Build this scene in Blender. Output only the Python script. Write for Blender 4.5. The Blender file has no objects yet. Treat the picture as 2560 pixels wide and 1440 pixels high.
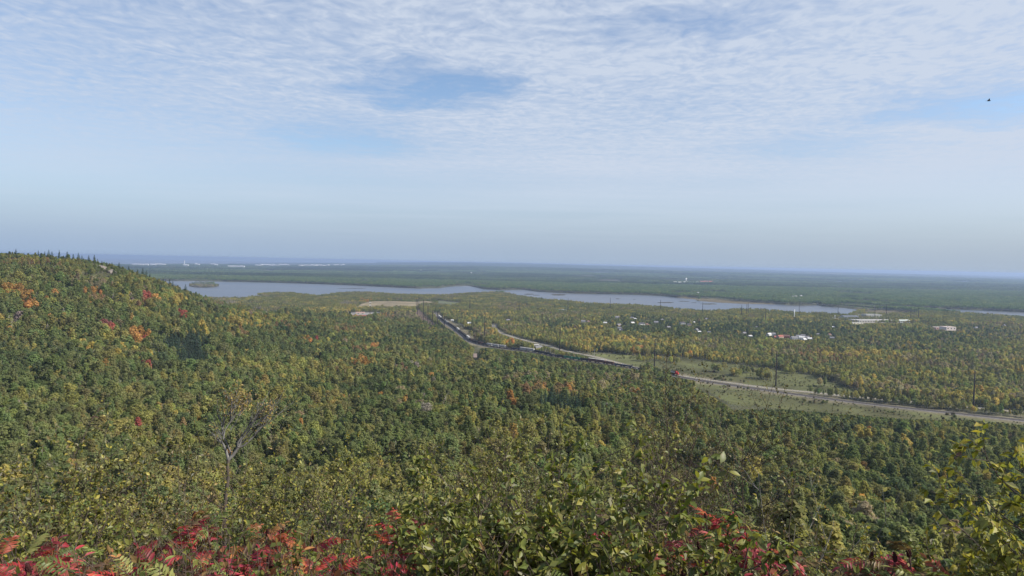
import bpy, math, random
import numpy as np
from mathutils import Vector, Matrix

random.seed(7)
rng = np.random.default_rng(11)
SC = bpy.context.scene
COL = SC.collection
R_ = math.radians

# ---------------------------------------------------------------- camera
H = 165.0                                   # eye height above the river
PITCH, ROLL, FPX = R_(2.09), R_(1.15), 1700.0
cam_d = bpy.data.cameras.new('camera')
cam_d.sensor_width = 36.0
cam_d.lens = 36.0 * FPX / 2560.0
cam_d.clip_start = 0.1
cam_d.clip_end = 200000.0
cam = bpy.data.objects.new('camera', cam_d)
COL.objects.link(cam)
CM = Matrix.Rotation(math.pi / 2 - PITCH, 4, 'X') @ Matrix.Rotation(ROLL, 4, 'Z')
cam.matrix_world = Matrix.Translation((0, 0, H)) @ CM
SC.camera = cam
CR = np.array(CM.to_3x3())

def ray(px, py):
    d = CR @ np.array([(px - 1280) / FPX, -(py - 720) / FPX, -1.0])
    return d / np.linalg.norm(d)

# ---------------------------------------------------------------- sun, sky, exposure
SUN_AZ, SUN_EL = R_(100), R_(37)            # azimuth from +Y towards +X
sun_dir = Vector((math.sin(SUN_AZ) * math.cos(SUN_EL), math.cos(SUN_AZ) * math.cos(SUN_EL), math.sin(SUN_EL)))
sl = bpy.data.lights.new('sun', 'SUN')
sl.energy = 3.9
sl.angle = R_(1.5)
sl.color = (1.0, 0.93, 0.82)
so = bpy.data.objects.new('sun', sl)
COL.objects.link(so)
so.rotation_euler = (-sun_dir).to_track_quat('-Z', 'Y').to_euler()

W = bpy.data.worlds.new('World')
SC.world = W
W.use_nodes = True
wn, wl = W.node_tree.nodes, W.node_tree.links
wn.clear()

class NT:
    """small node helper"""
    def __init__(s, tree): s.t = tree; s.n = tree.nodes; s.l = tree.links
    def new(s, typ, **kw):
        n = s.n.new(typ)
        for k, v in kw.items(): setattr(n, k, v)
        return n
    def put(s, sock, v):
        if isinstance(v, bpy.types.NodeSocket): s.l.new(v, sock)
        elif v is not None: sock.default_value = v
    def math(s, op, a, b=None, c=None, clamp=False):
        n = s.new('ShaderNodeMath', operation=op, use_clamp=clamp)
        s.put(n.inputs[0], a); s.put(n.inputs[1], b)
        if c is not None: s.put(n.inputs[2], c)
        return n.outputs[0]
    def vmath(s, op, a, b=None):
        n = s.new('ShaderNodeVectorMath', operation=op)
        s.put(n.inputs[0], a); s.put(n.inputs[1], b)
        return n.outputs[0]
    def noise(s, vec, scale, detail=3, rough=.55, dist=0.0, dims='3D', w=None):
        n = s.new('ShaderNodeTexNoise', noise_dimensions=dims)
        if vec is not None: s.put(n.inputs['Vector'], vec)
        n.inputs['Scale'].default_value = scale
        n.inputs['Detail'].default_value = detail
        n.inputs['Roughness'].default_value = rough
        n.inputs['Distortion'].default_value = dist
        return n.outputs['Fac']
    def mix(s, f, a, b, blend='MIX'):
        n = s.new('ShaderNodeMix', data_type='RGBA', blend_type=blend)
        s.put(n.inputs['Factor'], f); s.put(n.inputs['A'], a); s.put(n.inputs['B'], b)
        return n.outputs['Result']
    def ramp(s, v, lo, hi, smooth=True, a=0.0, b=1.0):
        n = s.new('ShaderNodeMapRange', interpolation_type='SMOOTHSTEP' if smooth else 'LINEAR')
        s.put(n.inputs['Value'], v)
        n.inputs['From Min'].default_value = lo; n.inputs['From Max'].default_value = hi
        n.inputs['To Min'].default_value = a; n.inputs['To Max'].default_value = b
        return n.outputs['Result']
    def mapping(s, v, loc=(0, 0, 0), rot=(0, 0, 0), scale=(1, 1, 1)):
        n = s.new('ShaderNodeMapping')
        s.put(n.inputs['Vector'], v)
        n.inputs['Location'].default_value = loc; n.inputs['Rotation'].default_value = rot; n.inputs['Scale'].default_value = scale
        return n.outputs[0]

def rgba(c): return (c[0], c[1], c[2], 1.0)

w = NT(W.node_tree)
SKY_STR = 0.0755
sky = w.new('ShaderNodeTexSky', sky_type='NISHITA')
sky.sun_disc = False
sky.sun_elevation = SUN_EL
sky.sun_rotation = SUN_AZ
sky.altitude = 300
sky.air_density = 1.0
sky.dust_density = 1.0
sky.ozone_density = 1.6
tc = w.new('ShaderNodeTexCoord')
sep = w.new('ShaderNodeSeparateXYZ'); wl.new(tc.outputs['Generated'], sep.inputs[0])
dz = w.math('MAXIMUM', sep.outputs[2], 0.03)
cu = w.math('DIVIDE', sep.outputs[0], dz)
cv = w.math('DIVIDE', sep.outputs[1], dz)
cmb = w.new('ShaderNodeCombineXYZ'); wl.new(cu, cmb.inputs[0]); wl.new(cv, cmb.inputs[1])
uv = cmb.outputs[0]
warp = w.new('ShaderNodeTexNoise'); wl.new(uv, warp.inputs['Vector']); warp.inputs['Scale'].default_value = 2.2; warp.inputs['Detail'].default_value = 3
wv = w.vmath('SUBTRACT', warp.outputs['Color'], (0.5, 0.5, 0.5))
wvs = w.new('ShaderNodeVectorMath', operation='SCALE'); wl.new(wv, wvs.inputs[0]); wvs.inputs['Scale'].default_value = 0.30
uvw = w.vmath('ADD', uv, wvs.outputs[0])
# a high sheet of small cloudlets: fine cells, longer rows, a broad veil
cell = w.noise(w.mapping(uvw, rot=(0, 0, R_(-35)), scale=(9.5, 9.5, 1)), 1.0, 2.5, .5)
fine = w.noise(w.mapping(uvw, rot=(0, 0, R_(20)), scale=(24.0, 19.0, 1)), 1.0, 2, .5)
rows = w.noise(w.mapping(uvw, rot=(0, 0, R_(-40)), scale=(1.3, 4.5, 1)), 1.0, 3, .55)
broad = w.noise(w.mapping(uv, loc=(3.7, 1.2, 0), rot=(0, 0, R_(12)), scale=(.36, .30, 1)), 1.0, 3, .5)
streak = w.noise(w.mapping(uv, loc=(0.4, .9, 0), rot=(0, 0, R_(4)), scale=(.10, .55, 1)), 1.0, 4, .55)
hi = w.ramp(sep.outputs[2], 0.06, 0.24, True, 0, 1)          # cloudlets only show their shape overhead
side = w.ramp(sep.outputs[0], -0.65, 0.65, False, 0.0, 0.36)
veil = w.math('ADD', w.math('MULTIPLY_ADD', broad, 0.55, 0.33), side)
veil = w.math('ADD', veil, w.math('MULTIPLY_ADD', streak, 0.45, -0.22))
def gap(px, py, ru, rv, rot=0):
    d = ray(px, py)
    c = (d[0] / d[2], d[1] / d[2], 0)
    wg = w.new('ShaderNodeVectorMath', operation='SCALE'); wl.new(wv, wg.inputs[0]); wg.inputs['Scale'].default_value = 1.3
    v = w.vmath('SUBTRACT', w.vmath('ADD', uv, wg.outputs[0]), c)
    v = w.mapping(v, rot=(0, 0, rot), scale=(1 / ru, 1 / rv, 0))
    n = w.new('ShaderNodeVectorMath', operation='LENGTH'); wl.new(v, n.inputs[0])
    return w.ramp(n.outputs['Value'], 0.0, 1.25, True, 1, 0)
g = w.math('MAXIMUM', gap(1090, 222, .62, .62, R_(-12)), w.math('MULTIPLY', gap(860, 350, .85, 1.1, R_(20)), .62))
g = w.math('MAXIMUM', g, gap(2540, 262, .95, .8))
g = w.math('MAXIMUM', g, w.math('MULTIPLY', gap(1690, 55, .50, .34), .55))
g = w.math('MAXIMUM', g, w.math('MULTIPLY', gap(2020, 372, .9, .8), .40))
tex = w.math('ADD', w.math('MULTIPLY_ADD', cell, 0.75, -0.375), w.math('ADD', w.math('MULTIPLY_ADD', rows, 0.45, -0.225), w.math('MULTIPLY_ADD', fine, 0.45, -0.225)))
tex = w.math('MULTIPLY', tex, w.math('MULTIPLY_ADD', hi, .88, .2))
cov = w.math('ADD', w.math('SUBTRACT', veil, w.math('MULTIPLY', g, 0.82)), tex)
cov = w.math('MINIMUM', w.math('MAXIMUM', cov, 0.03), 0.95)
ccol = w.mix(cov, rgba((2.85, 3.4, 4.55)), rgba((4.1, 4.6, 5.45)))
# clear air: the sky model, greyed by thick air low down
skc = w.mix(1.0, sky.outputs[0], rgba((1.0, 1.03, 1.08)), 'MULTIPLY')
lowf = w.ramp(sep.outputs[2], 0.0, 0.17, True, .95, 0.0)
hzc = w.mix(w.ramp(sep.outputs[0], -.6, .6, False), rgba((2.2, 3.0, 4.25)), rgba((2.5, 3.1, 3.9)))
skc = w.mix(lowf, skc, hzc)
wcol = w.mix(w.math('MULTIPLY', cov, w.ramp(sep.outputs[2], .01, .15, True, .12, 1.0)), skc, ccol)
bg = w.new('ShaderNodeBackground'); wl.new(wcol, bg.inputs['Color']); bg.inputs['Strength'].default_value = SKY_STR
wo = w.new('ShaderNodeOutputWorld'); wl.new(bg.outputs[0], wo.inputs['Surface'])

SC.view_settings.view_transform = 'Standard'
SC.view_settings.look = 'None'
SC.view_settings.exposure = 1.0
SC.view_settings.gamma = 1.0
SC.view_settings.use_curve_mapping = False
SC.render.engine = 'CYCLES'
SC.cycles.max_bounces = 6
SC.cycles.diffuse_bounces = 3
SC.cycles.glossy_bounces = 2
SC.cycles.transmission_bounces = 3
SC.cycles.transparent_max_bounces = 6
SC.cycles.volume_bounces = 0
SC.cycles.use_denoising = True
SC.cycles.denoiser = 'OPENIMAGEDENOISE'
SC.cycles.denoising_input_passes = 'RGB_ALBEDO_NORMAL'

# ---------------------------------------------------------------- numpy noise
def _hash(ix, iy, seed):
    h = (ix.astype(np.int64) * 374761393 + iy.astype(np.int64) * 668265263 + seed * 974634281) & 0xffffffff
    h = ((h ^ (h >> 13)) * 1274126177) & 0xffffffff
    h = h ^ (h >> 16)
    return (h & 0xffffff) / float(0xffffff)

def vnoise(x, y, seed=0):
    x = np.asarray(x, float); y = np.asarray(y, float)
    ix = np.floor(x); iy = np.floor(y)
    fx = x - ix; fy = y - iy
    fx = fx * fx * (3 - 2 * fx); fy = fy * fy * (3 - 2 * fy)
    a = _hash(ix, iy, seed); b = _hash(ix + 1, iy, seed)
    c = _hash(ix, iy + 1, seed); d = _hash(ix + 1, iy + 1, seed)
    return (a + (b - a) * fx) * (1 - fy) + (c + (d - c) * fx) * fy

def fbm(x, y, seed=0, o=4):
    s = 0; a = .5; t = 0
    for k in range(o):
        s = s + a * vnoise(x * 2 ** k, y * 2 ** k, seed + k * 17); t += a; a *= .5
    return s / t

# ---------------------------------------------------------------- projection helpers
CRT = CR.T
def project(X, Y, Z):
    X = np.asarray(X, float); Y = np.asarray(Y, float); Z = np.asarray(Z, float) - H
    cx = CRT[0, 0] * X + CRT[0, 1] * Y + CRT[0, 2] * Z
    cy = CRT[1, 0] * X + CRT[1, 1] * Y + CRT[1, 2] * Z
    cz = -(CRT[2, 0] * X + CRT[2, 1] * Y + CRT[2, 2] * Z)
    cz = np.maximum(cz, 1e-3)
    return 1280 + FPX * cx / cz, 720 - FPX * cy / cz

def P(px, py, z=7.0):
    """where the sight line through a pixel meets the level z"""
    d = ray(px, py); t = (z - H) / d[2]
    return np.array([d[0] * t, d[1] * t])

def PD(px, py, D):
    d = ray(px, py); t = D / d[1]
    return np.array([d[0] * t, D, H + d[2] * t])

def poly(pts, z=7.0): return np.array([P(a, b, z) for a, b in pts])

def inside(x, y, pg):
    x = np.asarray(x); y = np.asarray(y)
    r = np.zeros(x.shape, bool)
    n = len(pg)
    lo, hi = pg.min(0), pg.max(0)
    m = (x >= lo[0]) & (x <= hi[0]) & (y >= lo[1]) & (y <= hi[1])
    if not m.any(): return r
    xs, ys = x[m], y[m]; rr = np.zeros(xs.shape, bool)
    j = n - 1
    for i in range(n):
        xi, yi = pg[i]; xj, yj = pg[j]
        c = ((yi > ys) != (yj > ys)) & (xs < (xj - xi) * (ys - yi) / (yj - yi + 1e-9) + xi)
        rr ^= c; j = i
    r[m] = rr
    return r

def seg_dist(x, y, pl):
    x = np.asarray(x, float); y = np.asarray(y, float)
    best = np.full(x.shape, 1e9)
    for (ax, ay), (bx, by) in zip(pl[:-1], pl[1:]):
        dx, dy = bx - ax, by - ay
        t = np.clip(((x - ax) * dx + (y - ay) * dy) / (dx * dx + dy * dy + 1e-9), 0, 1)
        best = np.minimum(best, np.hypot(x - ax - t * dx, y - ay - t * dy))
    return best

def smooth_line(pl, n=8):
    pl = np.asarray(pl); out = []
    ext = np.vstack([2 * pl[0] - pl[1], pl, 2 * pl[-1] - pl[-2]])
    for i in range(1, len(ext) - 2):
        p0, p1, p2, p3 = ext[i - 1], ext[i], ext[i + 1], ext[i + 2]
        for k in range(n):
            t = k / n
            out.append(.5 * (2 * p1 + (p2 - p0) * t + (2 * p0 - 5 * p1 + 4 * p2 - p3) * t * t + (3 * p1 - p0 - 3 * p2 + p3) * t ** 3))
    out.append(pl[-1])
    return np.array(out)

# ---------------------------------------------------------------- layout of the land
ZP = 7.0
RIVER_NEAR = [(455, 742), (560, 744), (620, 744), (640, 737), (660, 732), (720, 731), (780, 737), (805, 738), (840, 732), (900, 729), (1000, 735),
              (1100, 737), (1170, 732), (1255, 729), (1300, 739), (1360, 747), (1420, 752), (1500, 759), (1600, 762), (1660, 767), (1720, 774),
              (1780, 776), (1850, 772), (1920, 774), (2000, 781), (2060, 782), (2120, 786)]
RIVER_TIP = [(2162, 779), (2150, 775), (2105, 769), (2060, 766), (2045, 763)]
RIVER_FAR = [(1990, 762.5), (1935, 761), (1850, 759.5), (1800, 757), (1745, 752.5), (1735, 749), (1700, 745), (1660, 740), (1600, 737), (1500, 735), (1450, 734),
             (1400, 732), (1340, 729), (1310, 724), (1250, 725), (1210, 723), (1190, 718), (1170, 714.5), (1140, 714.5), (1125, 716.5), (1100, 720),
             (1050, 721), (1000, 719), (900, 714), (800, 710), (700, 707), (600, 704.5), (470, 702.5), (380, 701.5), (250, 699), (100, 697)]
river_main = np.vstack([poly(RIVER_NEAR, 14.0), poly(RIVER_TIP, 0), poly(RIVER_FAR, 0), poly([(60, 725), (300, 738)], 0)])
river_right = np.vstack([poly([(2195, 768.5), (2260, 769.5), (2330, 772), (2450, 776), (2560, 781), (2760, 789)], 0), poly([(2760, 806), (2560, 795), (2480, 790), (2400, 784), (2330, 778), (2290, 773.5), (2230, 771.5)], 8.0)])
islet = lambda cx, cy, rx, ry: poly([(cx + rx * math.cos(a), cy + ry * math.sin(a)) for a in np.linspace(0, 2 * math.pi, 14, endpoint=False)], 0)
MARSH = [islet(1665, 756.5, 24, 1.3), islet(1710, 753.5, 16, .9), islet(1772, 760, 22, 1.5), islet(1735, 757, 9, .7), islet(1396, 737, 22, 2.0), islet(1322, 735.5, 14, 1.3),
         islet(1544, 747, 8, .9), islet(1585, 749, 6, .7), islet(1995, 764.5, 34, 1.0), islet(1340, 738, 12, .8), islet(880, 721, 40, .6)]
ISLAND = islet(510, 714.5, 37, 4.6)
WATER = [river_main, river_right]
def is_water(x, y):
    wmask = np.zeros(np.shape(x), bool)
    for q in WATER: wmask |= inside(x, y, q)
    for q in MARSH: wmask &= ~inside(x, y, q)
    wmask &= ~inside(x, y, ISLAND)
    return wmask

RAIL = smooth_line(poly([(1088, 783), (1093, 789), (1100, 796), (1113, 806), (1135, 820), (1160, 839.5), (1180, 854.5), (1219, 866), (1268, 873), (1337, 882), (1400, 895), (1495, 908.5), (1617, 927),
                         (1690, 940), (1770, 954), (1900, 973), (2134, 1005), (2378, 1032), (2560, 1051), (2900, 1084)], ZP), 8)
def offset_line(pl, o):
    t = np.gradient(pl, axis=0); t /= np.linalg.norm(t, axis=1)[:, None]
    return pl + np.stack([-t[:, 1], t[:, 0]], 1) * o
ROAD = smooth_line(poly([(1236, 812), (1236, 818), (1243, 826), (1262, 836), (1322, 853), (1366, 863), (1405, 875), (1487, 892), (1580, 917), (1640, 929), (1700, 939), (1775, 950), (1920, 970),
                         (2040, 982), (2103, 989), (2317, 1008), (2560, 1031), (2900, 1062)], ZP), 8)
SIDE_ROAD = smooth_line(poly([(1405, 883), (1440, 885), (1490, 884.5), (1530, 883)], ZP), 5)
CROSS_ROAD = smooth_line(poly([(1140, 812), (1185, 810), (1236, 811), (1262, 808), (1300, 806)], ZP), 5)
SHED_ROAD = smooth_line(poly([(700, 781), (800, 784), (880, 789), (925, 793), (960, 798)], ZP), 4)
TRACK_SPUR = smooth_line(poly([(1205, 869), (1196, 877), (1190, 893), (1189, 915), (1192, 930)], ZP), 5)
MEADOW = poly([(1470, 884), (1500, 881), (1560, 887), (1640, 889), (1720, 893), (1800, 907), (1880, 917), (1960, 926), (2060, 946), (2130, 975), (2250, 1001), (2420, 1018), (2700, 1042),
               (2700, 1060), (2317, 1012), (1920, 974), (1700, 944), (1580, 921)], ZP)
MEADOW2 = poly([(1715, 952), (1775, 955), (1900, 975), (2134, 1007), (2378, 1034), (2560, 1054), (2700, 1066), (2700, 1085), (2560, 1074), (2400, 1062), (2250, 1053), (2060, 1036), (1950, 1030), (1830, 1030), (1800, 1008), (1745, 975)], ZP)
MEADOW3 = poly([(1110, 800), (1135, 812), (1165, 833), (1185, 846), (1200, 846), (1180, 826), (1150, 812), (1125, 800)], ZP)
CORRIDOR = poly([(1036, 773), (1048, 773), (1075, 800), (1090, 815), (1120, 833), (1175, 862), (1150, 862), (1100, 838), (1050, 812), (1040, 800)], ZP)
LANDFILL = poly([(885, 771), (900, 762), (918, 756.5), (935, 754.5), (990, 754.5), (1040, 756), (1062, 754), (1090, 757), (1075, 760), (1050, 763), (1040, 768), (1000, 769), (960, 769), (920, 770)], 10)
MEADOW4 = poly([(930, 752.5), (1000, 750.5), (1100, 751.5), (1150, 756), (1155, 763), (1120, 767), (1085, 764), (1095, 757), (1062, 753.5), (1040, 755)], ZP)
YARD = poly([(868, 782), (950, 781), (955, 796), (930, 800), (870, 797)], ZP)
SPIT = poly([(615, 747), (640, 741), (662, 744), (655, 748)], 3)
MARSHLAND = poly([(2060, 768), (2105, 771), (2150, 777), (2168, 782), (2150, 789), (2210, 792), (2290, 790), (2300, 783), (2260, 779), (2180, 775), (2110, 770)], 2)
MARSHLAND2 = poly([(1690, 744), (1720, 743.5), (1800, 750), (1900, 757), (1950, 760.5), (1930, 762), (1850, 760.5), (1760, 754), (1730, 749)], 1)
FIELDS = [poly([(1500, 774), (1522, 773), (1522, 777), (1500, 778)], ZP), poly([(1278, 765), (1320, 764), (1330, 768), (1290, 769)], ZP),
          poly([(1395, 777), (1420, 777), (1420, 781), (1390, 780)], ZP)]
HIGHWAY_LINES = [RAIL, ROAD]

COLS_PX = [-450, 0, 240, 400, 560, 700, 850, 1050, 1280, 1600, 2000, 2560, 3000]
ROWS = {   # depth : ground height relative to the eye, one entry per column above
    0.5: [-1.62] * 13,
    2.0: [-1.95] * 13,
    4.0: [-2.9] * 13,
    6.0: [-4.1] * 13,
    10: [-7] * 13,
    25: [-17] * 13,
    60: [-36, -36, -36, -36, -36, -36, -36, -36, -36, -36, -37, -38, -38],
    120: [-60, -60, -60, -61, -61, -61, -61, -62, -62, -63, -64, -66, -66],
    200: [-78, -79, -80, -82, -83, -84, -85, -86, -86, -87, -90, -94, -95],
    320: [-90, -91, -94, -96, -97, -98, -99, -99, -100, -101, -108, -118, -120],
    450: [-96, -98, -102, -105, -106, -107, -108, -108, -110, -114, -127, -137, -140],
    600: [-84, -88, -96, -104, -110, -113, -116, -118, -121, -128, -147, -154, -156],
    720: [-60, -65, -80, -94, -110, -117, -122, -126, -131, -139, -157, -158, -158],
    800: [-38, -44, -64, -86, -111, -119, -127, -132, -138, -147, -158, -158, -158],
    900: [-12, -15, -42, -72, -108, -121, -131, -138, -146, -156, -158, -158, -158],
    1000: [-4, -8, -24, -58, -104, -121, -134, -143, -152, -158, -158, -158, -158],
    1100: [-12, -22, -36, -46, -99, -120, -136, -147, -156, -158, -158, -158, -158],
    1200: [-40, -50, -66, -64, -94, -118, -137, -150, -158, -158, -158, -158, -158],
    1300: [-80, -85, -98, -96, -92, -116, -138, -153, -158, -158, -158, -158, -158],
    1450: [-120, -122, -126, -128, -118, -114, -139, -156, -158, -158, -158, -158, -158],
    1650: [-150, -150, -150, -150, -146, -138, -141, -158, -158, -158, -158, -158, -158],
    1900: [-158] * 13,
    2500: [-158] * 13,
}
_RAISE = [5, 8, 14, 15, 3, -2, 0, 0, 0, 0, 0, 0, 0]      # the spur's crest
for _k, _f in ((720, .25), (800, .5), (900, .8), (1000, 1.1), (1100, 1.15), (1200, 1.0), (1300, .9), (1450, .4)):
    ROWS[_k] = [a_ + b_ * _f for a_, b_ in zip(ROWS[_k], _RAISE)]
_D = np.array(sorted(ROWS)); _LD = np.log(_D)
_U = np.array([(p - 1280) / FPX for p in COLS_PX])
_T = np.array([ROWS[k] for k in sorted(ROWS)], float)
_ld = np.linspace(_LD[0], _LD[-1], 260); _u = np.linspace(_U[0], _U[-1], 120)
_t1 = np.array([np.interp(_ld, _LD, _T[:, j]) for j in range(_T.shape[1])]).T
_t2 = np.array([np.interp(_u, _U, r) for r in _t1])
def _blur(a, ax, k):
    ker = np.exp(-.5 * (np.arange(-3 * k, 3 * k + 1) / k) ** 2); ker /= ker.sum()
    return np.apply_along_axis(lambda v: np.convolve(np.pad(v, 3 * k, mode='edge'), ker, 'valid'), ax, a)
_TG = _blur(_blur(_t2, 1, 3), 0, 2)

def land(X, Y):
    X = np.asarray(X, float); Y = np.asarray(Y, float)
    r = np.hypot(X, Y) + 1e-6
    az = np.arctan2(X, Y)
    azc = np.clip(az, _u[0] * 0 - .78, .78)
    D = np.maximum(r * np.cos(azc), .5); U = np.clip(np.tan(azc), _u[0], _u[-1])
    fi = np.clip((np.log(D) - _ld[0]) / (_ld[1] - _ld[0]), 0, len(_ld) - 1.001)
    fj = np.clip((U - _u[0]) / (_u[1] - _u[0]), 0, len(_u) - 1.001)
    i = fi.astype(int); j = fj.astype(int); a = fi - i; b = fj - j
    z = (_TG[i, j] * (1 - a) * (1 - b) + _TG[i + 1, j] * a * (1 - b) + _TG[i, j + 1] * (1 - a) * b + _TG[i + 1, j + 1] * a * b)
    amp = np.clip((r - 30) / 250, 0, 1) * np.clip((z + 158) / 30, 0.0, 1)
    z = z + amp * ((fbm(X / 130, Y / 130, 3) - .5) * 16 + (fbm(X / 38, Y / 38, 5, 3) - .5) * 5)
    z = z + H
    # far bank: rolling woods that climb to a distant upland; a great lake far off on the left
    far = np.clip((r - 5200) / 4000, 0, 1)
    u = np.tan(np.clip(az, -1.2, 1.2))
    up = np.interp(u, [-1.5, -.60, -.36, -.20, -.07, .07, .26, .45, .75, 1.2], [-14, -14, 4, 90, 165, 163, 118, 78, 30, 10])
    upl = np.clip((r - 6500) / 18000, 0, 1); upl = upl * upl * (3 - 2 * upl)
    z = z + upl * (up - 7) + far * (fbm(X / 2600, Y / 2600, 9, 4) - .5) * np.where(up > 10, 26, 5)
    return z

def ground_z(X, Y):
    z = land(X, Y)
    X = np.asarray(X, float); Y = np.asarray(Y, float)
    wmask = is_water(X, Y)
    z = np.where(wmask, -3.0, z)
    shore = np.zeros(np.shape(X), bool)
    for q in MARSH + [MARSHLAND, MARSHLAND2, SPIT]: shore |= inside(X, Y, q)
    z = np.where(shore & ~wmask, np.minimum(z, .55), z)
    z = np.where(inside(X, Y, ISLAND), np.minimum(z, 2.0), z)
    z = np.where(inside(X, Y, LANDFILL), z + 6.0, z)
    rr_ = np.hypot(X, Y); m_ = (rr_ > 700) & (rr_ < 2700) & (np.abs(X) < 1200) & (Y > 500)
    if np.any(m_):
        d_ = np.minimum(seg_dist(X[m_], Y[m_], RAIL[::3]), seg_dist(X[m_], Y[m_], ROAD[::3]))
        f_ = np.clip((d_ - 18) / 30, 0, 1); z = np.array(z); z[m_] = ZP - .02 + (z[m_] - ZP + .02) * f_
    # the lake beyond the hill on the left
    r = np.hypot(X, Y); u = X / np.maximum(Y, 1.0)
    z = np.where((r > 22500 + 2500 * np.sin(u * 17)) & (u < -.20) & (Y > 0), -4.0, z)
    return z

def gz(x, y): return float(ground_z(np.array([x]), np.array([y]))[0])

def hit(px, py, zoff=0.0, dmax=6000):
    d = ray(px, py)
    D = np.exp(np.linspace(math.log(20), math.log(dmax), 3000))
    t = D / d[1]
    x, y, z = d[0] * t, d[1] * t, H + d[2] * t
    below = z < ground_z(x, y) + zoff
    k = int(np.argmax(below)) if below.any() else len(D) - 1
    return np.array([x[k], y[k], gz(x[k], y[k])])

# ---------------------------------------------------------------- mesh builder and object helpers
class MB:
    def __init__(s): s.v = []; s.f = []; s.m = []
    def add(s, verts, faces, mi=0):
        o = len(s.v); s.v.extend([tuple(map(float, p)) for p in verts]); s.f.extend([tuple(o + i for i in f) for f in faces]); s.m.extend([mi] * len(faces))
    def box(s, c, d, mi=0, rz=0.0, taper=1.0):
        x, y, z = d[0] / 2, d[1] / 2, d[2] / 2
        pts = [(-x, -y, -z), (x, -y, -z), (x, y, -z), (-x, y, -z), (-x * taper, -y * taper, z), (x * taper, -y * taper, z), (x * taper, y * taper, z), (-x * taper, y * taper, z)]
        cs, sn = math.cos(rz), math.sin(rz)
        pts = [(c[0] + p[0] * cs - p[1] * sn, c[1] + p[0] * sn + p[1] * cs, c[2] + p[2]) for p in pts]
        s.add(pts, [(0, 3, 2, 1), (4, 5, 6, 7), (0, 1, 5, 4), (1, 2, 6, 5), (2, 3, 7, 6), (3, 0, 4, 7)], mi)
    def prism(s, prof, x0, x1, mi=0):
        """profile in (y,z) swept along x"""
        n = len(prof)
        s.add([(x0, a, b) for a, b in prof] + [(x1, a, b) for a, b in prof],
              [tuple(range(n))[::-1], tuple(range(n, 2 * n))] + [(i, (i + 1) % n, n + (i + 1) % n, n + i) for i in range(n)], mi)
    def tube(s, pts, radii, n=6, mi=0, cap=True):
        pts = [Vector(p) for p in pts]
        o = len(s.v); prev = None
        for i, p in enumerate(pts):
            t = (pts[min(i + 1, len(pts) - 1)] - pts[max(i - 1, 0)])
            t = t.normalized() if t.length > 1e-9 else Vector((0, 0, 1))
            if prev is None: a = t.orthogonal().normalized()
            else:
                a = prev - t * prev.dot(t); a = a.normalized() if a.length > 1e-6 else t.orthogonal().normalized()
            prev = a; b = t.cross(a)
            for k in range(n):
                an = 2 * math.pi * k / n
                q = p + (a * math.cos(an) + b * math.sin(an)) * radii[i]
                s.v.append((q.x, q.y, q.z))
        for i in range(len(pts) - 1):
            for k in range(n):
                s.f.append((o + i * n + k, o + i * n + (k + 1) % n, o + (i + 1) * n + (k + 1) % n, o + (i + 1) * n + k)); s.m.append(mi)
        if cap:
            s.f.append(tuple(o + k for k in range(n))[::-1]); s.m.append(mi)
            e = o + (len(pts) - 1) * n; s.f.append(tuple(e + k for k in range(n))); s.m.append(mi)
    def lathe(s, prof, c=(0, 0, 0), n=10, mi=0):
        """profile of (radius, z)"""
        o = len(s.v)
        for r, z in prof:
            for k in range(n):
                an = 2 * math.pi * k / n
                s.v.append((c[0] + r * math.cos(an), c[1] + r * math.sin(an), c[2] + z))
        for i in range(len(prof) - 1):
            for k in range(n):
                s.f.append((o + i * n + k, o + i * n + (k + 1) % n, o + (i + 1) * n + (k + 1) % n, o + (i + 1) * n + k)); s.m.append(mi)
        s.f.append(tuple(o + k for k in range(n))[::-1]); s.m.append(mi)
        e = o + (len(prof) - 1) * n; s.f.append(tuple(e + k for k in range(n))); s.m.append(mi)
    def mesh(s, name, mats, smooth=False):
        me = bpy.data.meshes.new(name)
        me.from_pydata(s.v, [], s.f)
        for m in (mats if isinstance(mats, (list, tuple)) else [mats]): me.materials.append(m)
        if any(s.m): me.polygons.foreach_set('material_index', s.m)
        if smooth: me.polygons.foreach_set('use_smooth', [True] * len(s.f))
        me.update()
        return me

def quads_mesh(name, V, mats, midx=None, attr=None):
    """V: (n,4,3) loose quads"""
    n = len(V)
    me = bpy.data.meshes.new(name)
    me.vertices.add(n * 4); me.loops.add(n * 4); me.polygons.add(n)
    me.vertices.foreach_set('co', V.reshape(-1).astype(np.float32))
    me.loops.foreach_set('vertex_index', np.arange(n * 4, dtype=np.int32))
    me.polygons.foreach_set('loop_start', np.arange(0, n * 4, 4, dtype=np.int32))
    me.polygons.foreach_set('loop_total', np.full(n, 4, np.int32))
    for m in (mats if isinstance(mats, (list, tuple)) else [mats]): me.materials.append(m)
    if midx is not None: me.polygons.foreach_set('material_index', midx.astype(np.int32))
    if attr is not None:
        a = me.attributes.new('col', 'FLOAT_COLOR', 'FACE')
        a.data.foreach_set('color', np.c_[attr, np.ones(n)].astype(np.float32).reshape(-1))
    me.update(); me.validate()
    return me

def grid_mesh(name, V, faces, mats, smooth=True):
    me = bpy.data.meshes.new(name)
    n = len(V); F = len(faces); k = faces.shape[1]
    me.vertices.add(n); me.loops.add(F * k); me.polygons.add(F)
    me.vertices.foreach_set('co', V.reshape(-1).astype(np.float32))
    me.loops.foreach_set('vertex_index', faces.reshape(-1).astype(np.int32))
    me.polygons.foreach_set('loop_start', np.arange(0, F * k, k, dtype=np.int32))
    me.polygons.foreach_set('loop_total', np.full(F, k, np.int32))
    if smooth: me.polygons.foreach_set('use_smooth', np.ones(F, bool))
    for m in (mats if isinstance(mats, (list, tuple)) else [mats]): me.materials.append(m)
    me.update(); me.validate()
    return me

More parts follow.
